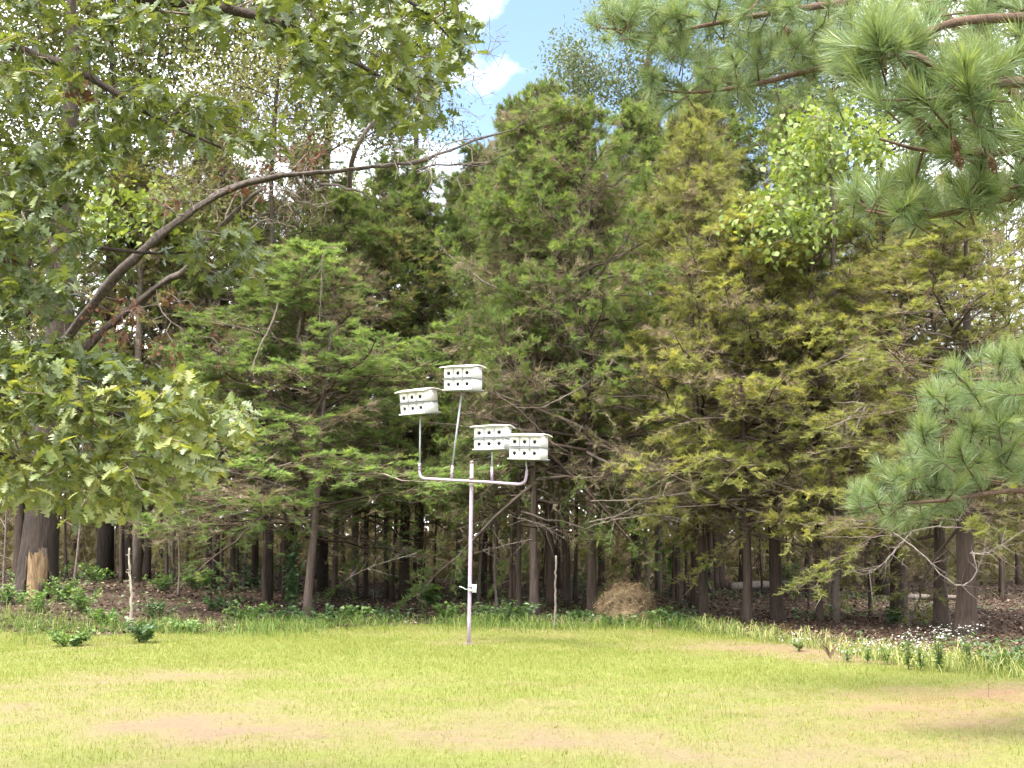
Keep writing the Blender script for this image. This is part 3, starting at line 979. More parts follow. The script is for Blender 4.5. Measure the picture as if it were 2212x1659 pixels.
def grow(skel, targets, step=.3, r_tip=.004, power=2.2, wob=.05, bias=.35, sag=0.0):
    """skel: list of (points (n,3), radii (n)). Twigs reach from the skeleton to every target."""
    pos, par, rad = [], [], []
    for pts, rr in skel:
        for k in range(len(pts)):
            par.append(len(pos) - 1 if k else -1)
            pos.append(np.array(pts[k]))
            rad.append(rr[k])
    nsk = len(pos)
    root = np.array(pos[0])
    A = np.array(pos)
    dist0 = np.array([np.min(np.linalg.norm(A - t, axis=1)) for t in targets])
    order = np.argsort(dist0)
    buf = np.zeros((nsk + len(targets) * 14 + 10, 3))
    buf[:nsk] = A
    rootd = np.zeros(len(buf))
    rootd[:nsk] = np.linalg.norm(A - root, axis=1)
    n = nsk
    ends = []
    for ti in order:
        t = targets[ti]
        dd = np.linalg.norm(buf[:n] - t, axis=1) + bias * np.maximum(0, rootd[:n] - np.linalg.norm(t - root))
        j = int(np.argmin(dd))
        p0 = buf[j].copy()
        L = np.linalg.norm(t - p0)
        k = int(max(1, min(12, round(L / step))))
        side = rng.normal(size=3) * wob * L
        prev = j
        for q in range(1, k + 1):
            s = q / k
            p = p0 * (1 - s) + t * s + side * math.sin(s * math.pi) - np.array((0, 0, sag * L * math.sin(s * math.pi)))
            if q < k:
                p = p + rng.normal(size=3) * wob * .25 * L / k
            buf[n] = p
            rootd[n] = rootd[prev] + np.linalg.norm(p - buf[prev])
            par.append(prev)
            rad.append(0)
            prev = n
            n += 1
        ends.append((ti, prev))
    A = buf[:n].copy()
    par = np.array(par)
    acc = np.zeros(n)
    for i in range(n - 1, nsk - 1, -1):
        v = acc[i] if acc[i] > 0 else r_tip ** power
        acc[i] = v
        acc[par[i]] += v
    R_ = np.array(rad, float)
    R_[nsk:] = acc[nsk:] ** (1 / power)
    e = np.arange(nsk, n)
    pr = np.minimum(R_[par[e]], R_[e] * 1.25)
    PTS = np.stack([A[par[e]], A[e]], 1)
    RAD = np.stack([pr, R_[e]], 1)
    tip = np.zeros((len(targets), 3))
    tdir = np.zeros((len(targets), 3))
    for ti, k in ends:
        tip[ti] = A[k]
        tdir[ti] = A[k] - A[par[k]]
    return PTS, RAD, tip, unit(tdir)


def limb(pts, n=14):
    """(u, v, depth, radius) control points -> smooth points and radii"""
    q = np.array([[*P(u, v, d), r] for u, v, d, r in pts])
    c = catmull(q, n)
    return c[:, :3], np.maximum(c[:, 3], .002)


def skeleton_part(mbk, skel, sides=8, mat=0):
    for pts, rr in skel:
        tubes(mbk, pts, rr, sides, mat, flute=.06)


# --- the great old oak at the left edge of the wood, with its dead limbs reaching right
b = at_ground(88, 27.6)
oak = empty('old_oak', b, 'great old oak with rugged dark trunk and bare limbs arching to the right', 'tree')
tk = [(b.x, b.y, b.z - .1, .52), (b.x, b.y, b.z + .35, .40), (b.x + .02, b.y, b.z + 1.2, .35), (b.x + .1, b.y, b.z + 3.0, .30), (b.x + .25, b.y, b.z + 5.5, .25), (b.x + .2, b.y, b.z + 8.0, .2), (b.x + .4, b.y - .2, b.z + 10.5, .14), (b.x + .3, b.y - .4, b.z + 13, .06)]
c = catmull(tk, 26)
mb = MB()
tubes(mb, c[:, :3], c[:, 3], 16, flute=.09)
mb.build('trunk', M['oak_bark'], oak, True)
la = limb([(112, 770, 27.5, .21), (215, 640, 26.8, .175), (300, 557, 26, .16), (400, 480, 25, .135), (480, 432, 24.5, .115), (560, 407, 24, .10), (700, 395, 23.5, .08), (800, 383, 23, .066), (900, 368, 22.5, .052), (1000, 330, 22, .04), (1080, 298, 21.7, .026), (1142, 258, 21.5, .012)], 40)
lb = limb([(180, 760, 27.5, .15), (260, 678, 27, .14), (340, 613, 26.3, .12), (400, 573, 26, .11), (450, 512, 25.7, .1), (520, 440, 25, .08), (570, 408, 24.2, .06)], 22)
lc = limb([(690, 398, 23.5, .05), (745, 401, 23.4, .045), (785, 415, 23.4, .035), (800, 432, 23.4, .012)], 9)
ld = limb([(900, 369, 22.5, .03), (960, 352, 22.4, .022), (1040, 358, 22.3, .02), (1085, 340, 22.2, .016), (1118, 322, 22.2, .008)], 12)
for sk in (la, lb, lc, ld):
    mb = MB()
    nk = len(sk[1])
    sk[0][1:-1] += np.cumsum(rng.normal(size=(nk - 2, 3)) * .02, 0) * np.sin(np.linspace(0, 3.14, nk - 2))[:, None] + rng.normal(size=(nk - 2, 3)) * .012
    sk[1][:] = sk[1] * .5 * (1 + .12 * rng.normal(size=nk))
    tubes(mb, sk[0], sk[1], 11, flute=.26)
    mb.build('limb', M['limb_bark'], oak, True)
tg = np.concatenate([fill([(230, 640), (420, 620), (480, 700), (480, 800), (330, 790), (240, 730)], 50, 25.5, 27.5), fill([(300, 430), (700, 280), (720, 390), (420, 470)], 85, 23.5, 26),
                     fill([(480, 400), (760, 400), (700, 480), (450, 560)], 50, 23.5, 26), fill([(800, 280), (1000, 260), (1100, 330), (1000, 420), (820, 420)], 50, 21.5, 23.5)])
PT, RD, tip, td = grow([la, lb], tg, .25, .006, 2.3, .13)
mb = MB()
tubes(mb, PT, RD, 4)
mb.build('bare_twigs', M['grey_twig'], oak)
# clumps of dead red-brown leaves still hanging on it
w = [i for i in range(len(tip)) if i % 3 == 0][:30]
lp = np.repeat(tip[w], 9, 0) + rng.normal(size=(len(w) * 9, 3)) * .1
extra = fill([(170, 655), (290, 640), (300, 720), (200, 745)], 60, 26.6, 27.3)
lp = np.concatenate([lp, extra])
mb = MB()
stamp(mb, *OAK[1], lp, unit(rdir(len(lp), .6) + (0, 0, -1.1)), rdir(len(lp)), rng.uniform(.09, .15, len(lp)), 0, rng.random(len(lp)))
mb.build('dead_leaves', M['oak_leaf_brown'], oak)

# split stump in front of it
sb = at_ground(X(118), 26.4)
st = empty('split_stump', sb, 'broken stump of orange yellow rotten wood before the great oak trunk', 'stump')
mb = MB()
a = np.arange(16) / 16 * 2 * np.pi
V, prof = [], [(-.06, .2), (.1, .185), (.3, .175), (.55, .18), (.75, .17), (.86, .165)]
for k, (z, r) in enumerate(prof):
    for q in a:
        rr = r * (1 + .12 * math.sin(3 * q + 1) + .1 * math.sin(7 * q) + .06 * random.uniform(-1, 1))
        zz = z + (random.uniform(-.3, .12) if k == len(prof) - 1 else 0)
        V.append((rr * math.cos(q), rr * math.sin(q), zz))
F = [(k * 16 + i, k * 16 + (i + 1) % 16, (k + 1) * 16 + (i + 1) % 16, (k + 1) * 16 + i) for k in range(5) for i in range(16)]
mb.add(np.array(V) + np.array(sb), F)
V2 = np.array([(.1 * math.cos(q), .1 * math.sin(q), .62) for q in a]) + np.array(sb)
mb.add(np.concatenate([np.array(V[-16:]) + np.array(sb), V2]), [(i, (i + 1) % 16, 16 + (i + 1) % 16, 16 + i) for i in range(16)])
mb.add(V2, [tuple(range(16))])
mb.build('heartwood', M['rot'], st)
mb = MB()
for q0, z1 in ((.6, .5), (1.5, .95), (2.6, .8), (3.4, .35), (5.6, .3)):
    q = np.linspace(q0 - .35, q0 + .35, 5)
    V = [(r * math.cos(t), r * math.sin(t), z) for r in (.225, .255) for z in (-.05, z1 * .6, z1) for t in q]
    V = np.array(V) * (1, 1, 1) + rng.normal(size=(30, 3)) * .008 + np.array(sb)
    I = lambda s, z, i: s * 15 + z * 5 + i
    F = [(I(1, z, i), I(1, z, i + 1), I(1, z + 1, i + 1), I(1, z + 1, i)) for z in (0, 1) for i in range(4)] + [(I(0, z, i), I(0, z + 1, i), I(0, z + 1, i + 1), I(0, z, i + 1)) for z in (0, 1) for i in range(4)]
    F += [(I(0, 2, i), I(1, 2, i), I(1, 2, i + 1), I(0, 2, i + 1)) for i in range(4)] + [(I(0, z, 0), I(1, z, 0), I(1, z + 1, 0), I(0, z + 1, 0)) for z in (0, 1)] + [(I(1, z, 4), I(0, z, 4), I(0, z + 1, 4), I(1, z + 1, 4)) for z in (0, 1)]
    mb.add(V, F)
mb.build('bark', M['oak_bark'], st)


# --- tree behind with bare twigs, vines and yellowish leaves
def leafy_tree(name, label, base_u, base_d, spine, polys, leaf, size, mat, bark, per=8, spread=.25, step=.5, r_tip=.006, wob=.1, drop=.2, aspect=1.0, trunk_r=.07, cat='tree', group=None):
    b = at_ground(base_u, base_d)
    e = empty(name, b, label, cat, group)
    pts = [(b.x, b.y, b.z - .1, trunk_r * 1.3)] + [(*P(u, v, d), r) for u, v, d, r in spine]
    c = catmull(np.array(pts), 24)
    sk = (c[:, :3], np.maximum(c[:, 3], .006))
    tg = np.concatenate([fill(*p) for p in polys])
    PT, RD, tip, td = grow([sk], tg, step, r_tip, 2.3, wob)
    mb = MB()
    tubes(mb, sk[0], sk[1], 9, flute=.08)
    mb.build('trunk', M[bark], e, True)
    mb = MB()
    tubes(mb, PT, RD, 4)
    mb.build('branches', M[bark], e)
    if leaf is not None:
        n = len(tip) * per
        pos = np.repeat(tip, per, 0) + rng.normal(size=(n, 3)) * spread
        dr = unit(np.repeat(td, per, 0) * .6 + rdir(n) * .9 + (0, 0, -drop))
        zh = unit(np.array((0, 0, 1.)) + rng.normal(size=(n, 3)) * .5)
        s = rng.uniform(.7, 1.2, n) * size
        mb = MB()
        stamp(mb, leaf[0], leaf[1], pos, dr, zh, np.stack([s, s * aspect, s], 1), 0, np.clip(rng.normal(size=n) * .22 + .45, 0, 1))
        mb.build('crown', M[mat], e)
    return e


leafy_tree('vine_hung_tree', 'half bare tree hung with yellow green vines above the arching dead limb', 585, 30, [(588, 600, 30, .05), (586, 400, 30, .05), (590, 300, 29.8, .06), (600, 180, 29.6, .03), (610, 110, 29.5, .012)],
           [([(400, 130), (560, 70), (740, 110), (780, 300), (650, 350), (480, 340), (390, 250)], 230, 28.6, 31.4), ([(330, 360), (560, 300), (560, 480), (360, 480)], 50, 28.6, 31)], (SMALL_V, SMALL_F), .085, 'yellow_leaf', 'oak_bark', per=20, spread=.2, aspect=.8)
leafy_tree('bare_tree', 'leafless grey tree whose fine twigs reach into the blue gap', 770, 34, [(765, 600, 34, .06), (755, 420, 33, .06), (770, 320, 32, .06), (840, 230, 31.8, .04), (950, 170, 31.6, .025), (1030, 110, 31.5, .012)],
           [([(900, 40), (1040, -10), (1105, 60), (1090, 170), (1050, 260), (930, 330), (850, 250)], 150, 30.5, 33), ([(560, 170), (900, 150), (900, 330), (700, 380), (560, 330)], 110, 30.5, 33)], None, 0, None, 'grey_twig', r_tip=.005, wob=.14, step=.35)
leafy_tree('brown_cedar_snag', 'brown dying tree full of dead twigs behind the dead limb', 470, 31, [(470, 600, 31, .06), (480, 400, 31, .06), (500, 250, 31, .05), (510, 150, 31, .012)],
           [([(380, 200), (560, 150), (700, 350), (700, 500), (420, 560), (330, 420)], 260, 29.8, 32.2)], (TWIG_V, TWIG_F), .2, 'cedar_dead', 'oak_bark', per=24, spread=.16, aspect=.07, drop=0)
leafy_tree('willow_oak', 'tall grey green narrow leaved tree rising against the sky behind the pine', 1420, 37, [(1420, 600, 37, .16), (1410, 300, 37, .12), (1400, 150, 37, .08), (1420, 0, 37, .05), (1440, -150, 37, .02)],
           [([(1190, 130), (1215, 90), (1300, 130), (1400, 120), (1480, 240), (1300, 225), (1210, 190)], 130, 35.6, 38), ([(1225, 50), (1260, 10), (1340, -60), (1500, -90), (1480, 120), (1340, 90)], 110, 35.6, 38.4), ([(1480, -60), (1850, -60), (1800, 240), (1500, 250)], 210, 35.6, 38.6)], (SMALL_V, SMALL_F), .14, 'grey_leaf', 'grey_twig', per=40, spread=.26, aspect=.42)
leafy_tree('willow_oak', 'sparse narrow leaved tree left of the blue gap above the dead limb tip', 905, 37, [(905, 600, 37, .14), (900, 400, 37, .1), (900, 250, 37, .05), (905, 180, 37, .02)],
           [([(800, 210), (960, 190), (1020, 300), (980, 350), (800, 350)], 70, 35.6, 38.2), ([(0, -60), (520, -60), (560, 120), (300, 250), (0, 240)], 150, 36, 39)], (SMALL_V, SMALL_F), .13, 'grey_leaf', 'grey_twig', per=22, spread=.3, aspect=.4)
leafy_tree('tall_oak', 'tall olive leaved tree filling the sky behind the near oak boughs', 230, 34, [(240, 600, 34, .14), (250, 300, 34, .11), (240, 100, 34, .07), (230, -120, 34, .03)],
           [([(-100, -120), (560, -120), (640, 60), (560, 240), (420, 330), (300, 380), (-100, 400)], 760, 32, 36.5)], (SMALL_V, SMALL_F), .17, 'olive_leaf', 'oak_bark', per=38, spread=.28, aspect=.55, trunk_r=.16)
leafy_tree('tall_oak', 'tall thin crowned tree above the vine hung tree left of the sky gap', 700, 35, [(700, 600, 35, .11), (705, 350, 35, .09), (720, 150, 35, .06), (740, -80, 35, .02)],
           [([(520, -100), (960, -100), (1000, 60), (960, 200), (880, 330), (640, 300), (560, 150)], 420, 33, 37)], (SMALL_V, SMALL_F), .15, 'olive_leaf', 'oak_bark', per=34, spread=.28, aspect=.5, trunk_r=.12)
leafy_tree('tall_oak', 'tall grey green tree closing the sky behind the pine boughs at the right', 1900, 36, [(1900, 600, 36, .13), (1900, 300, 36, .1), (1890, 100, 36, .06), (1880, -100, 36, .02)],
           [([(1620, -100), (2300, -100), (2300, 330), (1900, 330), (1600, 300), (1520, 200)], 700, 34.5, 38)], (SMALL_V, SMALL_F), .17, 'grey_leaf', 'oak_bark', per=26, spread=.28, aspect=.45, trunk_r=.14)
leafy_tree('broadleaf_tree', 'pale bright green large leaved young tree between the cedars and the pine', 1800, 25.4, [(1800, 700, 25.4, .05), (1800, 500, 25.2, .045), (1795, 380, 25, .03), (1790, 260, 24.8, .012)],
           [([(1690, 330), (1720, 270), (1790, 225), (1910, 260), (1900, 340), (1810, 420), (1690, 390)], 95, 24.2, 25.8), ([(1585, 480), (1640, 440), (1720, 425), (1800, 460), (1780, 525), (1640, 530)], 48, 23.9, 25.2)], (BROAD_V, BROAD_F), .125, 'broad_leaf', 'grey_twig', per=18, spread=.2, drop=.75, aspect=.85, trunk_r=.05)
leafy_tree('broadleaf_tree', 'bright green broadleaf tree in the sky gap beside the old oak trunk', 300, 32, [(300, 700, 32, .08), (310, 520, 32, .06), (320, 430, 32, .03), (330, 390, 32, .012)],
           [([(190, 420), (300, 385), (430, 410), (420, 500), (300, 520), (190, 500)], 95, 30.8, 33)], (BROAD_V, BROAD_F), .17, 'broad_leaf', 'grey_twig', per=9, spread=.2, drop=.5, trunk_r=.08)


# --- the near red oak: its trunk stands outside the picture, its boughs hang into it
OAK_MESH = []
for s, (tv, tf) in enumerate(OAK):
    for tint in (.1, .3, .5, .75):
        m_ = MB()
        m_.add(tv * (1, .82, .9), tf, 0, tint)
        OAK_MESH.append(m_.mesh('leaf', M['oak_leaf'], smooth_faces=True))


def basis(Xv, Zv):
    Xv = Xv / np.linalg.norm(Xv)
    Yv = np.cross(Zv, Xv)
    Yv = Yv / max(1e-6, np.linalg.norm(Yv))
    return np.stack([Xv, Yv, np.cross(Xv, Yv)], 1)


NEAR = .8
tb = Vector((-5.9 * NEAR, 9.4 * NEAR, 0))
tb.z = float(terrain(tb.x, tb.y))
roak = empty('red_oak', tb, 'near red oak with big lobed leaves hanging in from the left', 'tree')
c = catmull(np.array([(tb.x, tb.y, tb.z - .1, .36), (tb.x, tb.y, .5, .27), (tb.x + .05, tb.y, 2.5, .23), (tb.x + .1, tb.y, 5, .19), (tb.x + .3, tb.y + .2, 8, .12), (tb.x + .4, tb.y, 10.5, .04)]), 22)
trunk_sk = (c[:, :3], c[:, 3])
mb = MB()
tubes(mb, *trunk_sk, 14, flute=.07)
mb.build('trunk', M['oak_bark'], roak, True)


def from_trunk(z, pts, n=18):
    i = int(np.argmin(abs(trunk_sk[0][:, 2] - z)))
    q = [[*trunk_sk[0][i], .07]] + [[*P(u, v, d * NEAR), r * NEAR] for u, v, d, r in pts]
    cc = catmull(np.array(q), n)
    return cc[:, :3], np.maximum(cc[:, 3], .004)


sk = [from_trunk(3.84, [(-300, 20, 9.2, .07), (80, -35, 9.0, .055), (280, -8, 8.9, .046), (450, 12, 8.8, .038), (600, 48, 8.7, .028), (760, 130, 8.6, .018), (900, 215, 8.6, .008)], 26),
      from_trunk(3.60, [(-250, 60, 9.4, .05), (0, 95, 9.2, .033), (170, 155, 9.0, .026), (330, 250, 8.9, .016), (480, 320, 8.8, .007)], 20),
      from_trunk(2.40, [(-300, 700, 9.5, .05), (-60, 840, 9.2, .033), (130, 880, 9.0, .025), (300, 900, 8.9, .016), (470, 915, 8.8, .007)], 20),
      from_trunk(3.04, [(-300, 380, 9.8, .04), (-40, 440, 9.6, .026), (150, 520, 9.5, .018), (300, 545, 9.4, .012), (430, 545, 9.3, .006)], 20),
      from_trunk(2.08, [(-250, 950, 9.2, .04), (0, 985, 8.8, .025), (180, 1010, 8.6, .014), (330, 1040, 8.5, .006)], 16),
      from_trunk(4.32, [(-200, -150, 8.6, .05), (300, -130, 8.4, .035), (650, -70, 8.3, .022), (880, 0, 8.2, .012), (980, 90, 8.2, .006)], 20)]
fills = [fill([(-80, 720), (200, 742), (330, 788), (470, 850), (560, 905), (520, 960), (440, 1060), (330, 1095), (170, 1125), (60, 1085), (-80, 1075)], 420, 8.0 * NEAR, 10.0 * NEAR),
         fill([(-80, -100), (1000, -100), (1030, 60), (1005, 160), (940, 275), (800, 250), (700, 165), (560, 95), (380, 50), (200, 150), (-80, 220)], 270, 7.7 * NEAR, 10.0 * NEAR),
         fill([(-80, 150), (250, 150), (480, 200), (640, 270), (600, 330), (430, 335), (300, 315), (160, 420), (170, 600), (100, 670), (-80, 680)], 240, 8.2 * NEAR, 10.3 * NEAR),
         fill([(-80, 380), (185, 390), (195, 600), (130, 730), (-80, 730)], 70, 8.4 * NEAR, 10 * NEAR),
         fill([(600, 110), (780, 150), (960, 270), (880, 285), (700, 230)], 26, 8.2 * NEAR, 9.2 * NEAR),
         fill([(360, 560), (430, 490), (520, 490), (592, 560), (565, 622), (480, 600)], 24, 8.9 * NEAR, 9.7 * NEAR)]
PT, RD, tip, td = grow(sk, np.concatenate(fills), .16, .0026, 2.4, .1, .3)
mb = MB()
skeleton_part(mb, sk, 7)
mb.build('limbs', M['oak_bark'], roak, True)
mb = MB()
tubes(mb, PT, RD, 4)
mb.build('twigs', M['oak_twig'], roak)
per = 9
n = len(tip) * per
pos = np.repeat(tip, per, 0) + np.repeat(td, per, 0) * rng.uniform(-.11, .02, (n, 1)) + rng.normal(size=(n, 3)) * .02
dr = unit(np.repeat(td, per, 0) * .45 + rdir(n, .5) * .95 + np.array((0, 0, -.38)))
zh = unit(np.array((0, 0, 1.)) + rng.normal(size=(n, 3)) * .42)
sz = rng.uniform(.055, .115, n)
ti = np.clip(np.repeat(rng.normal(size=len(tip)) * .14, per) + rng.normal(size=n) * .16 + np.where(pos[:, 2] < 2.4, .6, .2), 0, 1)
# the leaves nearest to the lens as single leaves, the others in one mass
px = pos[:, 0] / pos[:, 1]
infr = (abs(px) < .37) & ((pos[:, 2] - EYE) / pos[:, 1] < .39)
score = np.where(infr, sz / pos[:, 1], 0) * (.8 + .4 * rng.random(n))
singles = np.argsort(-score)[:300]
rest = np.setdiff1d(np.arange(n), singles)
for i in singles:
    o = link('leaf', OAK_MESH[random.randrange(5) * 4 + min(3, int(ti[i] * 4.5))], roak)
    m4 = np.eye(4)
    m4[:3, :3] = basis(dr[i], zh[i]) * sz[i]
    m4[:3, 3] = pos[i] - np.array(tb)
    o.matrix_local = Matrix(m4.tolist())
mb = MB()
gi = rng.integers(0, 5, n)
for g in range(5):
    w = rest[gi[rest] == g]
    stamp(mb, OAK[g][0] * (1, .82, .9), OAK[g][1], pos[w], dr[w], zh[w], sz[w], 0, ti[w])
o = mb.build('leaves', M['oak_leaf'], roak, True)
tag(o, kind='stuff')
# a few brown dead leaf clusters
dl = np.concatenate([fill([(150, 140), (200, 160), (190, 230), (150, 210)], 10, 9.4 * NEAR, 9.8 * NEAR), fill([(0, 500), (30, 500), (30, 570), (0, 570)], 12, 9.4 * NEAR, 9.8 * NEAR)])
mb = MB()
stamp(mb, *OAK[2], dl, unit(rdir(len(dl), .5) + (0, 0, -1)), rdir(len(dl)), rng.uniform(.08, .12, len(dl)), 0, rng.random(len(dl)))
mb.build('dead_leaves', M['oak_leaf_brown'], roak)


# --- pines on the right: trunks outside the picture, boughs with long needle tufts
def tuft_mesh(seed, n=190, L=.2):
    r = np.random.default_rng(seed)
    s = r.random(n) ** .8
    base = np.stack([s * .13 - .1, r.normal(size=n) * .004, r.normal(size=n) * .004], 1)
    az = r.random(n) * 6.283
    opn = R(14) + R(66) * (1 - s) ** 1.2 + r.normal(size=n) * R(8)
    d = np.stack([np.cos(opn), np.sin(opn) * np.cos(az), np.sin(opn) * np.sin(az)], 1)
    ln = L * r.uniform(.75, 1.1, n)
    nd = unit(np.cross(d, r.normal(size=(n, 3)))) * .0018
    mid = base + d * (ln * .5)[:, None]
    tip = base + d * ln[:, None]
    drp = np.array((-.16, 0, 0))
    mid = mid + drp * (ln * .1)[:, None]
    tip = tip + drp * (ln * .55)[:, None]
    V = np.stack([base - nd, base + nd, mid - nd, mid + nd, tip], 1).reshape(-1, 3)
    F = (np.array([(0, 1, 3), (0, 3, 2), (2, 3, 4)])[None] + (np.arange(n) * 5)[:, None, None]).reshape(-1, 3)
    mb = MB()
    mb.add(V, F, 0, np.repeat(np.clip(.2 + .6 * s ** 2.5 + r.normal(size=n) * .16, 0, 1), 5))
    tubes(mb, np.array([(-.18, 0, 0), (-.05, 0, 0), (.03, 0, 0), (.05, 0, 0)]), np.array([.006, .006, .006, .002]), 5, 1)
    return mb.mesh('needle_tuft', [M['pine_needle'], M['pine_bark']])


TUFTS = [tuft_mesh(50 + i, n=(165, 140, 180, 125, 150)[i]) for i in range(5)]


def cone_mesh():
    mb = MB()
    n = 70
    k = np.arange(n)
    t = k / n
    az = k * 2.39996
    rr = .026 * np.sin(np.clip(t * 1.05 + .12, 0, 1) * np.pi) ** .7 + .003
    pos = np.stack([t * .085, rr * .35 * np.cos(az), rr * .35 * np.sin(az)], 1)
    dr = np.stack([.45 * np.ones(n), np.cos(az), np.sin(az)], 1)
    zh = np.stack([np.ones(n), -.3 * np.cos(az), -.3 * np.sin(az)], 1)
    stamp(mb, SMALL_V, SMALL_F, pos, dr, zh, np.stack([rr * 1.2, .016 * np.ones(n), .02 * np.ones(n)], 1))
    tubes(mb, np.array([(-.02, 0, 0), (.0, 0, 0), (.04, 0, 0), (.085, 0, 0)]), np.array([.005, .012, .014, .004]), 7)
    return mb.mesh('cone', M['cone'])


CONE = cone_mesh()


def pine(label, base, H, r0, limbs_, polys, cones=(), scale=1.0, upness=.55, step=.22, r_tip=.0045, extra=None):
    e = empty('pine', base, label, 'tree')
    b = np.array(base)
    c = catmull(np.array([(*(b - (0, 0, .1)), r0 * 1.4), (*(b + (0, 0, .5)), r0), (*(b + (.03, 0, H * .3)), r0 * .85), (*(b + (0, .05, H * .65)), r0 * .55), (*(b + (.05, 0, H)), r0 * .1)]), 24)
    mb = MB()
    tubes(mb, c[:, :3], c[:, 3], 14, flute=.05)
    mb.build('trunk', M['pine_bark'], e, True)
    sk = []
    for z, pts in limbs_:
        i = int(np.argmin(abs(c[:, 2] - z)))
        q = [[*c[i, :3], pts[0][3] * 1.25]] + [[*P(u, v, d), r] for u, v, d, r in pts]
        cc = catmull(np.array(q), 22)
        sk.append((cc[:, :3], np.maximum(cc[:, 3], .003)))
    tg = np.concatenate([fill(*p) for p in polys])
    PT, RD, tip, td = grow(sk, tg, step, r_tip, 2.4, .1, .3, sag=.12)
    mb = MB()
    skeleton_part(mb, sk, 7)
    mb.build('limbs', M['pine_bark'], e, True)
    mb = MB()
    tubes(mb, PT, RD, 4)
    mb.build('twigs', M['pine_bark'], e)
    for i in range(min(300, len(tip))):
        d_ = unit(td[i] * .6 + rng.normal(size=3) * .3 + np.array((0, 0, upness)))
        z_ = rdir(1)[0]
        o = link('needle_tuft', TUFTS[i % 5], e)
        m4 = np.eye(4)
        m4[:3, :3] = basis(d_, z_) * scale * rng.uniform(.66, 1.08)
        m4[:3, 3] = tip[i] - b
        o.matrix_local = Matrix(m4.tolist())
    for u, v, d in cones:
        p = P(u, v, d)
        o = link('pine_cone', CONE, e)
        m4 = np.eye(4)
        m4[:3, :3] = basis(np.array((.2, .1, -1.)), np.array((1., 0, 0)))
        m4[:3, 3] = p - b
        o.matrix_local = Matrix(m4.tolist())
    return e


def gz(x, y):
    return Vector((x, y, float(terrain(x, y))))


pine('near pine with long needle tufts and dangling cones hanging in at the upper right', gz(3.95, 7.0), 11, .17,
     [(3.76, [(2330, 35, 6.72, .034), (2212, 38, 6.64, .028), (2080, 45, 6.56, .024), (2000, 72, 6.56, .02), (1965, 100, 6.56, .022), (1900, 130, 6.48, .012)]),
      (3.44, [(2330, 190, 6.64, .034), (2150, 180, 6.48, .028), (2060, 170, 6.40, .022), (1980, 120, 6.40, .016), (1880, 100, 6.40, .008)]),
      (2.88, [(2330, 330, 7.04, .03), (2150, 330, 7.04, .022), (2000, 325, 6.96, .013), (1900, 300, 6.96, .006)]),
      (2.64, [(2330, 400, 7.52, .035), (2200, 418, 7.44, .028), (2080, 455, 7.36, .02), (1960, 470, 7.36, .012), (1870, 455, 7.36, .006)])],
     [([(1800, 130), (1850, 50), (1960, 60), (2060, 120), (2090, 200), (2050, 260), (1940, 250), (1830, 200)], 32, 6.16, 6.64), ([(2080, 100), (2260, 60), (2280, 330), (2120, 300), (2060, 200)], 27, 6.16, 6.72),
      ([(1860, 0), (2280, -60), (2280, 80), (1900, 80)], 30, 6.56, 7.36), ([(1830, 420), (1900, 370), (2060, 350), (2280, 340), (2280, 450), (2000, 470), (1850, 460)], 42, 7.04, 7.84), ([(1930, 250), (2280, 250), (2280, 350), (2000, 340)], 32, 6.72, 7.68)],
     [(2060, 300, 6.48), (2068, 330, 6.48), (2140, 340, 6.88), (1985, 260, 6.72)], 1.0)
pine('pine behind with soft grey green tufts spread over the top of the sky gap', gz(5.4, 13.6), 15, .22,
     [(5.0, [(2100, 120, 13.4, .05), (1900, 130, 13.3, .04), (1760, 150, 13.2, .032), (1640, 180, 13.1, .024), (1500, 200, 13.0, .015), (1400, 190, 13.0, .007)]),
      (5.6, [(2000, 0, 13.4, .045), (1800, 10, 13.2, .036), (1600, 40, 13.0, .026), (1430, 70, 12.9, .016), (1300, 60, 12.9, .007)])],
     [([(1270, 50), (1320, 10), (1420, -10), (1500, 40), (1480, 110), (1380, 110), (1300, 95)], 44, 12.4, 13.5), ([(1440, -70), (1860, -70), (1860, 130), (1700, 170), (1560, 200), (1460, 215), (1420, 140)], 135, 12.5, 14),
      ([(1380, 130), (1480, 180), (1470, 240), (1400, 210)], 12, 12.6, 13.4), ([(1500, 120), (1860, 110), (1860, 230), (1700, 240), (1540, 220)], 34, 12.8, 14), ([(1860, -70), (2260, -70), (2260, 200), (1860, 160)], 70, 13, 14.4)], [(1395, 135, 12.9), (1700, 60, 12.7)], 1.12, .4)
pine('young bushy pine with blue green needle tufts at the lower right', gz(5.6, 11.4), 5.2, .1,
     [(2.4, [(2380, 1000, 11.2, .035), (2200, 960, 11.0, .026), (2100, 930, 10.9, .018), (2000, 950, 10.8, .01)]), (2.0, [(2380, 1080, 11.0, .03), (2200, 1060, 10.9, .022), (2050, 1080, 10.8, .015), (1900, 1090, 10.7, .008)]),
      (2.9, [(2380, 850, 11.3, .03), (2230, 830, 11.2, .02), (2100, 820, 11.1, .012), (2030, 850, 11.1, .006)])],
     [([(2290, 700), (2200, 745), (2120, 770), (2040, 800), (1990, 880), (1955, 960), (1940, 1030), (2060, 1050), (2290, 1060)], 125, 10.2, 11.9), ([(1880, 1010), (1850, 1060), (1845, 1110), (1900, 1140), (2050, 1110), (2150, 1070), (2000, 1010)], 32, 10.5, 11.3)], [], 1.05, .5)

# ------------------------------------------------------------------ birdhouse pole and its four houses
DP = ground_dist(1395)


def pp(u, v, dd=0.0):
    return P(u, v, DP + dd)


def zoomed(zx, zy):
    return (1150 + zx * .25322) / K, (1060 + zy * .25322) / K


YAW = math.tan(R(17))


def arm_pt(zx, zy):
    u, v = zoomed(zx, zy)
    dd = -(u - 1017) * K / FPX * DP * YAW
    return P(u, v, DP + dd - .05)


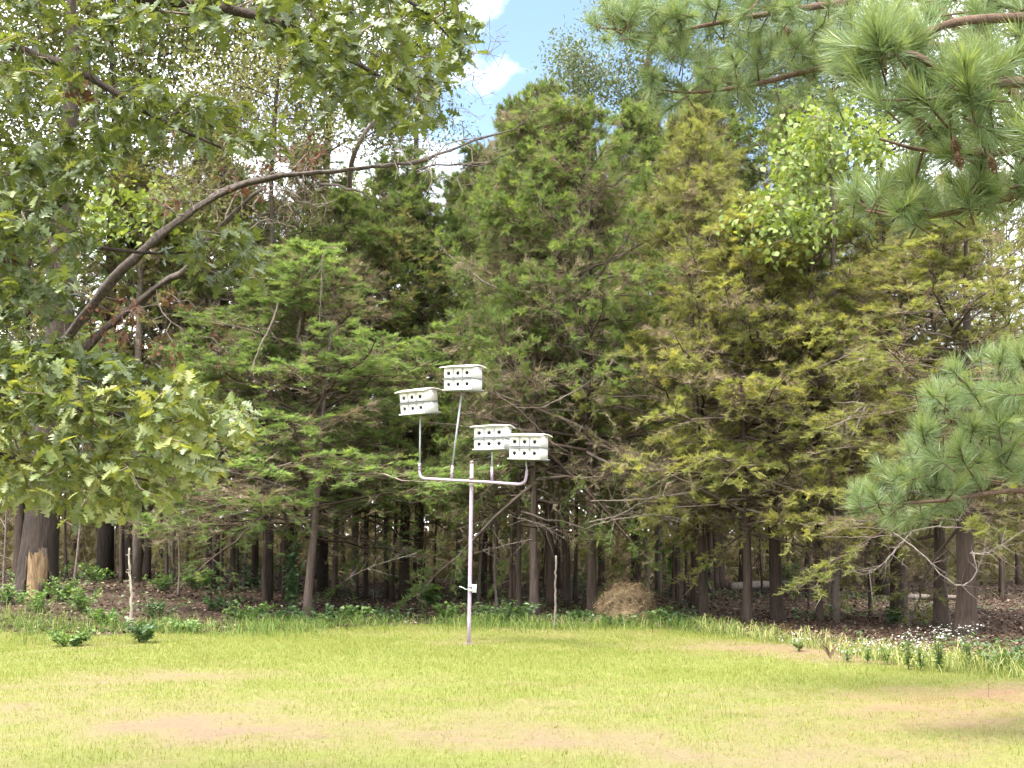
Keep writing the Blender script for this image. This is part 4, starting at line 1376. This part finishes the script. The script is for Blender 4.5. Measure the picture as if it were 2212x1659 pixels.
pb = pp(1012.5, 1395)
rig = empty('birdhouse_pole', (pb[0], pb[1], float(terrain(pb[0], pb[1]))), 'lavender grey steel pole with crossarm carrying the white birdhouses', 'pole')
mb = MB()
pt = pp(1019.5, 998)
pbz = np.array((pb[0], pb[1], rig.location.z - .05))
S = np.linspace(0, 1, 8)[:, None]
tubes(mb, pbz * (1 - S) + pt * S, np.full(8, .0275), 14)
mb.build('post', M['lavender'], rig, True)
mb = MB()
axis = (pt - pbz) / np.linalg.norm(pt - pbz)
tubes(mb, np.array([pt - axis * .02, pt + axis * .012, pt + axis * .02]), np.array([.031, .031, .01]), 14)
mb.build('post_cap', M['rust'], rig, True)
arm = catmull(np.array([arm_pt(*q) for q in [(430, 1300), (430, 1350), (430, 1405), (440, 1450), (465, 1475), (505, 1486), (640, 1492), (820, 1503), (1040, 1515), (1280, 1528), (1500, 1545), (1600, 1550), (1645, 1540), (1676, 1515), (1690, 1470), (1697, 1420), (1700, 1370)]]), 60)
mb = MB()
tubes(mb, arm, np.full(60, .021), 12)
mb.build('crossarm', M['lavender'], rig, True)
for q in ([(808, 1500), (818, 1330)], [(1287, 1528), (1287, 1345)]):
    mb = MB()
    p0, p1 = arm_pt(*q[0]), arm_pt(*q[1])
    tubes(mb, np.array([p0, (p0 + p1) / 2, p1]), np.full(3, .0195), 12)
    mb.build('upright_sleeve', M['lavender'], rig, True)
for q, r_ in (([(432, 1310), (437, 745)], .0125), ([(817, 1345), (930, 445)], .0145), ([(1287, 1360), (1290, 1140)], .013), ([(1699, 1385), (1690, 1265)], .013)):
    mb = MB()
    p0, p1 = arm_pt(*q[0]), arm_pt(*q[1])
    tubes(mb, np.array([p0, p0 * .5 + p1 * .5, p1]), np.full(3, r_), 10)
    mb.build('conduit', M['galvanised'], rig, True)
# bracket where crossarm meets the post, winch box and crank
cpt = arm_pt(1045, 1516)
mb = MB()
for dz in (-.045, .045):
    box(mb, cpt + np.array((0, .03, dz)), (.075, .11, .018))
mb.build('clamp', M['rust'], rig)
wz = pp(1023, 1271)
mb = MB()
box(mb, wz + np.array((.012, -.05, 0)), (.062, .05, .115))
box(mb, wz + np.array((-.03, -.03, -.03)), (.1, .02, .02))
box(mb, wz + np.array((-.03, -.03, .04)), (.1, .02, .02))
mb.build('winch_box', M['white'], rig)
mb = MB()
h0 = pp(1005, 1273, -.06)
tubes(mb, np.array([pp(1016, 1272, -.05), h0, pp(1000, 1269, -.07), pp(992, 1267, -.07)]), np.array([.004, .004, .005, .006]), 8)
mb.build('crank_handle', M['white'], rig)
mb = MB()
cc = np.array([pp(1016.5, v, 0) for v in (1262, 1266)])
tubes(mb, cc, np.full(2, .031), 12)
mb.build('collar', M['galvanised'], rig)


a = np.arange(18) / 18 * 2 * np.pi
rr = .1 * (1 + .3 * np.sin(2 * a + 1) + .2 * np.sin(5 * a))
fb = np.array((pb[0], pb[1], rig.location.z))
V = np.concatenate([np.stack([rr * np.cos(a), rr * np.sin(a), 0 * a - .01], 1), np.stack([.05 * np.cos(a), .05 * np.sin(a), 0 * a + .03], 1)]) + fb
mb = MB()
i = np.arange(18)
mb.add(V, np.stack([i, (i + 1) % 18, 18 + (i + 1) % 18, 18 + i], 1))
mb.f.append((np.array([list(range(18, 36))]), 0))
mb.build('earth_footing', M['soil'], rig, True)


def panel_with_hole(w, h, t, r, hz):
    """a front plate in the xz plane, centred on x, its foot at z=0, with a round entrance hole"""
    n = 24
    a = (np.arange(n) + .5) / n * 2 * np.pi
    ring = np.stack([r * np.cos(a), np.zeros(n), hz + r * np.sin(a)], 1)
    # project the ring onto the rectangle's outline
    dx, dz = np.cos(a), np.sin(a)
    k = np.minimum(np.where(abs(dx) > 1e-6, (w / 2) / abs(dx) + 1e-9, 9), np.where(dz > 0, (h - hz) / np.maximum(dz, 1e-6), np.where(dz < 0, hz / np.maximum(-dz, 1e-6), 9)))
    rect = np.stack([k * dx, np.zeros(n), hz + k * dz], 1)
    for cx, cz in ((w / 2, h), (-w / 2, h), (-w / 2, 0), (w / 2, 0)):
        i = int(np.argmin((rect[:, 0] - cx) ** 2 + (rect[:, 2] - cz) ** 2))
        rect[i] = (cx, 0, cz)
    V = np.concatenate([ring, rect, ring + (0, t, 0), rect + (0, t, 0)])
    i = np.arange(n)
    j = (i + 1) % n
    F = np.concatenate([np.stack(q, 1) for q in ((i, j, n + j, n + i), (2 * n + i, 3 * n + i, 3 * n + j, 2 * n + j), (i, 2 * n + i, 2 * n + j, j), (n + i, n + j, 3 * n + j, 3 * n + i))])
    return V, F


HW, HD, HS = .156, .31, .153      # compartment width, house depth, storey height


def build_house():
    parts = []
    W = 3 * HW

    def part(name, mb, mat, sub=None):
        parts.append((name, mb.mesh(name, mat), sub))
    V, F = panel_with_hole(HW - .010, HS - .012, .005, .027, .064)
    mbp = MB()
    mbp.add(V, F)
    front = mbp.mesh('front_panel', M['white'])
    rv = MB()
    for sx in (-1, 1):
        for zz in (HS - .026,):
            tubes(rv, np.array([(sx * (HW / 2 - .02), .001, zz), (sx * (HW / 2 - .02), -.004, zz)]), np.full(2, .0042), 8)
            k = rv.n
            rv.f.append((np.array([list(range(k - 8, k))]), 0))
    rivets = rv.mesh('rivets', M['dark'])
    for row in range(2):
        for col in range(3):
            for side in (-1, 1):
                parts.append(('front_panel', front, ((col - 1) * HW, side * (-HD / 2), row * (HS + .012) + .012, side, rivets)))
    for row in range(2):
        for sx in (-1, 1):
            mb = MB()
            box(mb, (sx * (W / 2 - .003), 0, row * (HS + .012) + HS / 2 + .006), (.006, HD - .002, HS - .001))
            part('end_wall', mb, M['white'])
    mb = MB()
    for row in range(2):
        for col in range(4):
            if 0 < col < 3:
                box(mb, ((col - 1.5) * HW, 0, row * (HS + .012) + HS / 2 + .006), (.003, HD - .012, HS - .001))
        box(mb, (0, 0, row * (HS + .012) + HS / 2 + .006), (W - .014, .004, HS - .002))
    part('divider', mb, M['grey_metal'])
    mb = MB()
    box(mb, (0, 0, -.005), (W + .03, HD + .06, .010))
    part('floor_tray', mb, M['grey_metal'])
    mb = MB()
    for sy in (-1, 1):
        box(mb, (0, sy * (HD / 2 + .030), .0), (W + .032, .003, .014))
    part('tray_lip', mb, M['white'])
    mb = MB()
    box(mb, (0, 0, HS + .006), (W + .02, HD + .05, .008))
    part('middle_floor', mb, M['grey_metal'])
    # low bowed hip roof with turned-down edge
    mb = MB()
    nx, ny = 17, 11
    ox, oy = W / 2 + .045, HD / 2 + .06
    xs, ys = np.linspace(-1, 1, nx), np.linspace(-1, 1, ny)
    A, B = np.meshgrid(xs, ys)
    Z = 2 * HS + .022 + .008 * (1 - np.abs(A) ** 2) + .03 * (1 - np.abs(B) ** 1.5)
    top = np.stack([A * ox, B * oy, Z + .007], -1).reshape(-1, 3)
    bot = np.stack([A * ox, B * oy, Z - .006], -1).reshape(-1, 3)
    idx = np.arange(nx * ny).reshape(ny, nx)
    q = np.stack([idx[:-1, :-1], idx[:-1, 1:], idx[1:, 1:], idx[1:, :-1]], -1).reshape(-1, 4)
    rim = np.concatenate([idx[0], idx[1:, -1], idx[-1, -2::-1], idx[-2:0:-1, 0]])
    nr = len(rim)
    N = nx * ny
    mb.add(np.concatenate([top, bot]), q)
    mb.f.append((q[:, ::-1] + N, 0))
    mb.f.append((np.stack([rim, rim + N, np.roll(rim, -1) + N, np.roll(rim, -1)], 1), 0))
    part('roof', mb, M['roof_white'])
    mb = MB()
    for sy in (-1, 1):
        box(mb, (0, sy * (HD / 2 - .004), 2 * HS + .016), (W - .002, .006, .022))
    for sx in (-1, 1):
        x0 = sx * (W / 2 - .004)
        box(mb, (x0, 0, 2 * HS + .018), (.006, HD - .02, .026))
    part('eave_strip', mb, M['white'])
    return parts


HOUSE = build_house()
EAVE = [
    # centre of the body in the enlarged view, turn (deg), tilt x, tilt y, nearer, label
    (432, 712, 36, 6.0, -1.0, 0.0, 'white two storey birdhouse farthest left, tilted, its grey underside showing'),
    (945, 437, 28, 2.0, 1.0, 0.0, 'topmost white two storey birdhouse on the long leaning grey pipe'),
    (1296, 1142, 20, -1.5, -.5, .10, 'white two storey birdhouse directly above the pole top, partly covered by its neighbour'),
    (1718, 1262, 24, 1.0, 2.2, -.16, 'lowest white two storey birdhouse at the right end of the crossarm'),
]
for zx, zy, turn, tx, ty, dd, label in EAVE:
    u, v = zoomed(zx, zy)
    base = arm_pt(zx, zy) + np.array((0, dd, 0))
    h = empty('birdhouse', base, label, 'birdhouse', 'birdhouses on the pole')
    h.rotation_euler = (R(tx), R(ty), R(-turn))
    for nm, me, sub in HOUSE:
        o = link(nm, me, h)
        if sub:
            o.location = sub[:3]
            if sub[3] < 0:
                o.rotation_euler = (0, 0, math.pi)
            link('rivets', sub[4], o)

# ------------------------------------------------------------------ small things on the ground
def stick(name, label, pts, mat, cat, sides=8, knobs=0, flute=.1):
    q = np.array(pts, float)
    e_loc = q[0, :3]
    c = catmull(q, 22)
    c[1:-1, :3] += rng.normal(size=(20, 3)) * .006
    mb = MB()
    tubes(mb, c[:, :3], np.maximum(c[:, 3], .003), sides, flute=flute)
    for i in range(knobs):
        k = rng.integers(2, 20)
        p = c[k, :3]
        d = unit(rng.normal(size=3) * (1, 1, .3) + (0, 0, .3))
        tubes(mb, np.array([p, p + d * c[k, 3] * 1.6, p + d * (c[k, 3] * 2 + .03)]), np.array([.011, .008, .003]), 5)
    o = link(name, mb.mesh(name, M[mat], e_loc, True), None, e_loc)
    return tag(o, label, cat)


def PG(u, v):
    d = ground_dist(v)
    p = P(u, v, d)
    p[2] = float(terrain(p[0], d))
    return p


g = PG(X(392), X(1905))
t_ = P(X(388), X(1644), g[1])
stick('dead_sapling_stick', 'pale leafless stick standing upright in the weeds on the left', [(*(g - (0, 0, .05)), .024), (*(g * .6 + t_ * .4 + (.02, 0, 0)), .022), (*(g * .3 + t_ * .7), .019), (*t_, .015)], 'pale_wood', 'stick', knobs=14)
g = PG(X(1665), X(1890))
t_ = P(X(1668), X(1667), g[1])
stick('wooden_stake', 'weathered pale wooden stake standing at the lawn edge before dark trunks', [(*(g - (0, 0, .05)), .02), (*(g * .5 + t_ * .5), .018), (*t_, .016)], 'dead_wood', 'stake', knobs=3)
stick('fallen_log', 'pale fallen log lying across the litter behind the burl tree', [(*(at_ground(X(2185), 38) + Vector((0, 0, .12))), .1), (*(at_ground(X(2300), 38.6) + Vector((0, 0, .13))), .11), (*(at_ground(X(2395), 39) + Vector((0, 0, .12))), .09)], 'dead_wood', 'log')
stick('fallen_log', 'grey fallen log on the litter right of the flared trunk', [(*(at_ground(X(2700), 33) + Vector((0, 0, .1))), .07), (*(at_ground(X(2790), 33.3) + Vector((0, 0, .1))), .07), (*(at_ground(X(2870), 33) + Vector((0, 0, .1))), .05)], 'dead_wood', 'log')
stick('leaning_branch', 'short pale broken branch leaning in the dim woods right of the slim trunk', [(*P(X(2405), X(1717), 34), .04), (*P(X(2440), X(1680), 34), .035)], 'pale_wood', 'branch')
# dead boughs in front of the cedars
DEADB = [
    ('bleached dead branch hanging steeply among cedars left of the bright cedar', [(605, 640, 25.6, .03), (590, 690, 25.5, .035), (563, 745, 25.4, .03), (540, 810, 25.3, .012)]),
    ('thin pale dead stem upright above the bright feathery cedar', [(697, 540, 25.2, .008), (694, 600, 25.2, .012), (690, 700, 25.2, .014)]),
    ('long pale dead bough sloping up right of the two lower birdhouses', [(1170, 880, 24.6, .022), (1250, 840, 24.2, .02), (1310, 795, 23.9, .015), (1340, 755, 23.8, .008)]),
    ('long straight pale dead bough level with the pole crossarm', [(1275, 1082, 24.6, .022), (1360, 1080, 24.2, .02), (1440, 1070, 23.9, .015), (1510, 1060, 23.8, .006)]),
    ('pale dead bough rising from the lower trunk toward the right', [(1272, 1128, 24.6, .024), (1330, 1115, 24.3, .02), (1380, 1090, 24.0, .016), (1440, 1060, 23.8, .008)]),
    ('lowest pale dead bough curving right above the straw mound', [(1270, 1140, 24.6, .02), (1330, 1122, 24.2, .018), (1420, 1112, 23.9, .013), (1480, 1122, 23.8, .006)]),
    ('forked bleached branch drooping in the olive cedars', [(1800, 870, 22.8, .012), (1865, 872, 22.4, .035), (1858, 905, 22.2, .032), (1840, 945, 22.1, .014)]),
    ('second prong of bleached wood beside the forked branch', [(1862, 878, 22.4, .03), (1830, 905, 22.2, .022), (1800, 930, 22.1, .01)]),
    ('pale dead bough slanting above the forked bleached branch', [(1765, 795, 22.8, .012), (1830, 768, 22.6, .026), (1870, 745, 22.5, .024)]),
    ('crooked dead branch crossing before the flared trunk', [(1930, 1150, 20.6, .02), (1990, 1195, 20.4, .022), (2050, 1255, 20.3, .026), (2085, 1262, 20.3, .022), (2110, 1235, 20.3, .016), (2100, 1190, 20.4, .02)]),
    ('bare forked branch reaching right past the thickest stem', [(2095, 1195, 20.5, .022), (2130, 1195, 20.3, .02), (2185, 1165, 20.1, .012)]),
    ('thin dead branch crossing left and down before the flared trunk', [(1975, 1145, 20.8, .018), (1940, 1180, 20.7, .016), (1900, 1225, 20.6, .01), (1850, 1245, 20.5, .005)]),
    ('long level dead branch under the olive cedars before the flared trunk', [(1780, 1160, 21.5, .008), (1860, 1160, 21.3, .014), (1940, 1155, 21.1, .02), (2010, 1140, 21.0, .024), (2080, 1140, 21.0, .026)]),
    ('pale dead bough poking out low left of the birdhouse pole', [(1024, 1195, 25.4, .005), (1080, 1180, 25.6, .012), (1150, 1165, 26, .02)]),
    ('thin pale dead bough low in the bright cedar beside the pole', [(735, 1260, 24.5, .006), (800, 1225, 24.7, .012), (900, 1195, 25.2, .018)]),
    ('dark dead bough descending right under the topmost birdhouse', [(1050, 840, 24.0, .012), (1120, 885, 24.2, .022), (1200, 965, 24.6, .032)]),
    ('dead bough reaching right of the slim cedar low by the pole', [(1105, 1115, 24.8, .008), (1160, 1130, 25, .018), (1195, 1150, 25.4, .022)]),
    ('broken dead bough low right of the straw mound', [(1860, 1112, 23, .005), (1800, 1118, 23.3, .012), (1740, 1135, 23.8, .016)]),
]
for lab, pts in DEADB:
    q = [(*P(u, v, d), r * .48) for u, v, d, r in pts]
    o = stick('dead_bough', lab, q, 'dead_wood' if 'dark' not in lab else 'cedar_limb', 'branch', 6, 0, .05)
    c = catmull(np.array(q), 12)
    nb = 16
    k = rng.integers(2, 11, nb)
    p0 = c[k, :3]
    dv = unit(c[np.minimum(k + 1, 11), :3] - c[k, :3])
    dd = unit(dv * .8 + rng.normal(size=(nb, 3)) * .7)
    L = rng.uniform(.2, .75, nb)
    s = np.linspace(0, 1, 4)
    pts_ = p0[:, None] + dd[:, None] * (L[:, None] * s)[..., None] + rng.normal(size=(nb, 4, 3)) * .02 * s[None, :, None]
    mb = MB()
    tubes(mb, pts_, (.0045 * (1.1 - s))[None] * np.ones((nb, 1)), 4)
    link('twigs', mb.mesh('twigs', M['dead_wood'] if 'dark' not in lab else M['cedar_limb'], np.array(o.location)), o)

# mound of dried grass and roots
mc = PG(X(1872), X(1857))
mc[1] -= .25
mo = empty('straw_mound', (mc[0], mc[1], float(terrain(mc[0], mc[1]))), 'waist low mound of matted dry tan grass between dark trunks', 'mound')
r2 = np.random.default_rng(3)
nu, nv = 40, 14
V, F = [], []
for j in range(nv):
    ph = j / (nv - 1) * math.pi / 2
    for i in range(nu):
        th = i / nu * 2 * math.pi
        k = 1 + .5 * (vnoise(math.cos(th) * 2 + 5, math.sin(th) * 2 + j * .3, 1.3) - .5) + .35 * (vnoise(math.cos(th) * 5, math.sin(th) * 5 + j * .7, 1.9) - .5)
        V.append((.53 * math.cos(th) * math.cos(ph) ** .62 * k + .05 * math.sin(ph), .42 * math.sin(th) * math.cos(ph) ** .62 * k, .6 * math.sin(ph) ** .9 * (1 + .5 * (vnoise(math.cos(th) * 3, j * .5, 1.7) - .5)) - .05))
for j in range(nv - 1):
    for i in range(nu):
        F.append((j * nu + i, j * nu + (i + 1) % nu, (j + 1) * nu + (i + 1) % nu, (j + 1) * nu + i))
V = np.array(V)
mb = MB()
mb.add(V + np.array(mo.location), F, 0, np.clip(r2.normal(size=len(V)) * .2 + .35, 0, 1))
mb.build('core', M['hay'], mo, True)
n = 3600
k = r2.integers(0, len(V), n)
nrm = unit(V[k] * (1, 1, 1.4))
tang = unit(np.cross(nrm, r2.normal(size=(n, 3))) + nrm * .25 - np.array((0, 0, .35)))
mb = MB()
stamp(mb, TWIG_V, TWIG_F, V[k] + nrm * .01 + r2.normal(size=(n, 3)) * .045 + np.array(mo.location), tang, nrm, np.stack([r2.uniform(.1, .28, n), r2.uniform(.006, .012, n), .25 * np.ones(n)], 1), 0, r2.random(n))
tag(mb.build('dry_stalks', M['hay'], mo), kind='stuff')


# leafy weeds, each a plant of its own
def weed(name, label, u, v, rx, h, n, leaf, size, mat, cat='weed', group=None, aspect=.6, stems=14, d=None, spread=1.0, zmin=.2):
    if d is None:
        b = PG(u, v)
    else:
        b = np.array(at_ground(u, d))
    e = empty(name, b, label, cat, group)
    az = rng.random(stems) * 6.28
    rr = rng.random(stems) ** .6 * rx
    top = np.stack([np.cos(az) * rr, np.sin(az) * rr * .8, h * (.55 + .5 * rng.random(stems))], 1)
    s = np.linspace(0, 1, 5)
    pts = top[:, None] * np.stack([s ** 1.3, s ** 1.3, s], 1)[None] + np.stack([np.cos(az) * rr, np.sin(az) * rr, 0 * az], 1)[:, None] * .25 * (1 - s)[None, :, None]
    mb = MB()
    tubes(mb, pts + b, (.006 * (1.1 - s))[None] * np.ones((stems, 1)), 4)
    mb.build('stems', M['dark_weed'], e)
    k = rng.integers(0, stems, n)
    t = zmin + (1 - zmin) * rng.random(n)
    f = t * 4
    i = np.minimum(f.astype(int), 3)
    fr = (f - i)[:, None]
    pos = pts[k, i] * (1 - fr) + pts[k, i + 1] * fr + rng.normal(size=(n, 3)) * .02
    dr = unit(rdir(n, .35) + np.array((0, 0, .12)))
    mb = MB()
    sz_ = rng.uniform(.6, 1.25, n) * size
    stamp(mb, *leaf, pos + b, dr, unit(np.array((0, 0, 1.)) + rng.normal(size=(n, 3)) * .45), np.stack([sz_, sz_ * aspect, sz_], 1), 0, np.clip(rng.normal(size=n) * .25 + .42, 0, 1))
    mb.build('foliage', M[mat], e)
    return e


SM, BR = (SMALL_V, SMALL_F), (BROAD_V, BROAD_F)
for u, v, rx, h, lab in [(20, 1345, .5, .42, 'bright green leafy weed clump at the left edge of the picture'), (75, 1352, .5, .4, 'bright green weed clump, second from the left edge'), (125, 1340, .5, .48, 'bright green weed clump in the middle of the left patch'),
                         (175, 1350, .5, .46, 'bright green weed clump at the right end of the left patch'), (60, 1318, .5, .35, 'bright weed clump at the back of the left patch below the stump'), (150, 1395, .35, .2, 'low green weed clump on the lawn before the left patch')]:
    weed('leafy_weed', lab, u, v, rx, h, 420, SM, .075, 'weed_leaf', group='bright weeds on the left')
weed('broadleaf_weed', 'dark broad leaved weed around the foot of the pale stick', 310, 1392, .34, .36, 230, BR, .1, 'dark_weed')
weed('leafy_weed', 'low mid green weed right of the pale stick at the lawn edge', 400, 1372, .5, .22, 300, SM, .07, 'weed_leaf')
weed('leafy_weed', 'dark weed clump at the wood edge under the forked sapling', 470, 1338, .7, .3, 330, BR, .07, 'dark_weed')
weed('leafy_weed', 'green weed clump behind the pale stick in the leaf litter', 352, 1300, .5, .4, 260, BR, .08, 'weed_leaf', d=29.5)
weed('leafy_weed', 'green fern like weed below the near black trunk', 430, 1280, .55, .5, 300, SM, .1, 'weed_leaf', d=31)
weed('leafy_weed', 'dark low weed clump left of the bright cedar foot', 600, 1352, .6, .3, 320, BR, .075, 'dark_weed')
weed('leafy_weed', 'dark tangled weed at the foot of the bright cedar', 690, 1356, .7, .34, 380, SM, .09, 'dark_weed')
weed('leafy_vine', 'leafy vine climbing the leaning cedar trunk', 632, 1300, .3, 1.35, 300, BR, .12, 'dark_weed', cat='vine', d=27.6, stems=8)
weed('pokeweed', 'large leaved pokeweed in the shade just left of the pole', 915, 1290, .45, .55, 90, BR, .24, 'weed_leaf', d=30, stems=7)
weed('leafy_weed', 'yellow green weed far back between slim trunks left of the pole', 838, 1290, .4, .7, 110, BR, .15, 'weed_leaf', d=34, stems=7)
weed('leafy_weed', 'dark grassy weed clump right of the pole at the lawn edge', 1105, 1352, .55, .4, 330, SM, .13, 'dark_weed', aspect=.3)
weed('leafy_weed', 'small weed clump at the foot of the pale peeling trunk', 1060, 1345, .35, .28, 160, SM, .1, 'dark_weed', aspect=.4)
weed('leafy_weed', 'green weed right beside the straw mound', 1428, 1345, .4, .3, 190, BR, .08, 'weed_leaf')
weed('leafy_weed', 'dark weed clump in front of the straw mound', 1330, 1352, .6, .2, 230, SM, .08, 'dark_weed')
weed('sapling_shrub', 'bright green young shrub in the dim woods right of the mound', 1445, 1240, .35, 1.5, 120, BR, .17, 'weed_leaf', cat='shrub', d=34, zmin=.55, stems=6)
weed('leafy_weed', 'green leafy weed at the foot of the flared trunk', 1925, 1345, .25, .35, 120, BR, .1, 'dark_weed', d=25.2)
weed('leafy_weed', 'small green shoots climbing beside the leaning trunk', 1515, 1240, .15, 1.5, 60, BR, .13, 'weed_leaf', d=29.2, zmin=.4, stems=4)
weed('leafy_weed', 'dark green weed at the right picture edge behind the arching grass', 2190, 1440, .6, .3, 330, SM, .09, 'dark_weed')
for i, (u, d, lab) in enumerate([(560, 33, 'left'), (1010, 33, 'middle'), (1240, 36, 'right'), (1700, 36, 'rightmost')]):
    weed('understory_shrub', ('dim green shrub deep in the woods left of the vine cedar', 'dim green shrub deep in the woods directly behind the pole', 'dim green shrub deep in the woods left of the mound', 'dim green shrub deep in the woods right of the burl tree')[i], u, 1280, .7, 1.0, 260, BR, .12, 'dark_weed', cat='shrub', d=d, stems=10)


for i, (u, v, rx, h, k, lab) in enumerate([(235, 1362, .5, .3, 0, 'green weed tuft between the left weed patch and the pale stick'), (345, 1352, .5, .35, 1, 'dark weed tuft just behind the broad leaved weed'), (530, 1350, .55, .3, 0, 'green weed tuft below the forked sapling'),
                                           (770, 1350, .5, .3, 0, 'green weed tuft right of the bright cedar foot'), (850, 1346, .5, .28, 1, 'dark weed tuft left of the pole at the lawn edge'), (960, 1342, .45, .3, 0, 'green weed tuft just left of the birdhouse pole'),
                                           (1240, 1345, .4, .25, 1, 'dark weed tuft between the stake and the straw mound'), (1480, 1350, .5, .25, 1, 'dark weed tuft right of the green weed by the mound'), (110, 1300, .6, .5, 0, 'tall green weed tuft right below the split stump'), (215, 1308, .5, .45, 0, 'green weed tuft at the foot of the grey sapling')]):
    weed('leafy_weed', lab, u, v, rx, h, 330, SM if k else BR, .075, ('weed_leaf', 'dark_weed')[k], group='weeds along the wood edge', aspect=(.8, .5)[k])


# white flowering plants
def flower_plant(u, vt, vb, rx, nstem, label):
    b = PG(u, vb)
    h = float(P(u, vt, b[1])[2] - b[2])
    e = empty('white_wildflower', b, label, 'flower', 'white wildflowers by the trees')
    az = rng.random(nstem) * 6.28
    rr = rng.random(nstem) ** .6 * rx
    top = np.stack([np.cos(az) * rr, np.sin(az) * rr, h * rng.uniform(.6, 1.0, nstem)], 1)
    s = np.linspace(0, 1, 5)
    pts = top[:, None] * np.stack([s ** 1.5, s ** 1.5, s], 1)[None]
    mb = MB()
    tubes(mb, pts + b, (.004 * (1.15 - s))[None] * np.ones((nstem, 1)), 4)
    mb.build('stems', M['dark_weed'], e)
    n = nstem * 9
    k = np.repeat(np.arange(nstem), 9)
    t = rng.uniform(.1, .85, n)
    i = np.minimum((t * 4).astype(int), 3)
    fr = (t * 4 - i)[:, None]
    pos = pts[k, i] * (1 - fr) + pts[k, i + 1] * fr
    mb = MB()
    sz_ = rng.uniform(.05, .1, n)
    stamp(mb, SMALL_V, SMALL_F, pos + b, unit(rdir(n, .3) + (0, 0, .2)), np.tile((0, 0, 1.), (n, 1)), np.stack([sz_, sz_ * .3, sz_], 1), 0, rng.random(n))
    mb.build('leaves', M['weed_leaf'], e)
    nf = 5
    n = nstem * nf
    pos = np.repeat(top, nf, 0) + rng.normal(size=(n, 3)) * (.06, .06, .045)
    mb = MB()
    a = np.arange(6) / 6 * 2 * np.pi
    FV = np.concatenate([[(0, 0, .25)], np.stack([np.cos(a), np.sin(a), 0 * a], 1)])
    FF = np.array([(0, 1 + q, 1 + (q + 1) % 6) for q in range(6)])
    stamp(mb, FV, FF, pos + b, rdir(n, .2), unit(np.array((0, -.35, 1.)) + rng.normal(size=(n, 3)) * .3), rng.uniform(.008, .015, n), 0, rng.random(n))
    mb.build('flower_heads', M['flower'], e)


Z6 = lambda zx, zy: ((2250 + zx * .3716) / K, (1800 + zy * .3716) / K)
for (zx, zt, zb, rx, ns, lab) in [(1280, 225, 545, .1, 9, 'tall white wildflower, left one of the three tall clumps'), (1380, 300, 550, .1, 8, 'mid height white wildflower between the left and middle tall clumps'), (1530, 190, 560, .16, 15, 'tallest white wildflower clump before the thickest trunk'),
                                  (1770, 215, 540, .12, 10, 'tall white wildflower, right one of the three tall clumps'), (945, 330, 500, .08, 6, 'slim white wildflower right of the dry twiggy weed'), (785, 380, 480, .1, 5, 'low white wildflower nearest to the dry twiggy weed'),
                                  (1105, 330, 500, .12, 6, 'loose white wildflower between the slim one and the tall clumps'), (395, 290, 400, .17, 8, 'small white wildflower farthest left at the lawn edge')]:
    u, vt = Z6(zx, zt)
    _, vb = Z6(zx, zb)
    flower_plant(u, vt, vb, rx, ns, lab)
# dry twiggy weed between them
u, v = Z6(648, 450)
b = PG(u, v)
e = empty('dry_weed', b, 'dry tan twiggy weed stem at the shaded lawn edge', 'weed')
mb = MB()
n = 16
az = rng.random(n) * 6.28
dr = np.stack([np.cos(az) * .7, np.sin(az) * .4, np.ones(n)], 1)
L = rng.uniform(.2, .45, n)
s = np.linspace(0, 1, 5)
pts = np.array((0, 0, .08)) * rng.random((n, 1))[:, None] + dr[:, None] * (L[:, None] * s)[..., None] - np.array((0, 0, .12)) * (s ** 2)[None, :, None] * rng.random((n, 1, 1))
tubes(mb, pts + b, (.006 * (1.1 - s))[None] * np.ones((n, 1)), 4)
mb.build('stalks', M['hay'], e)
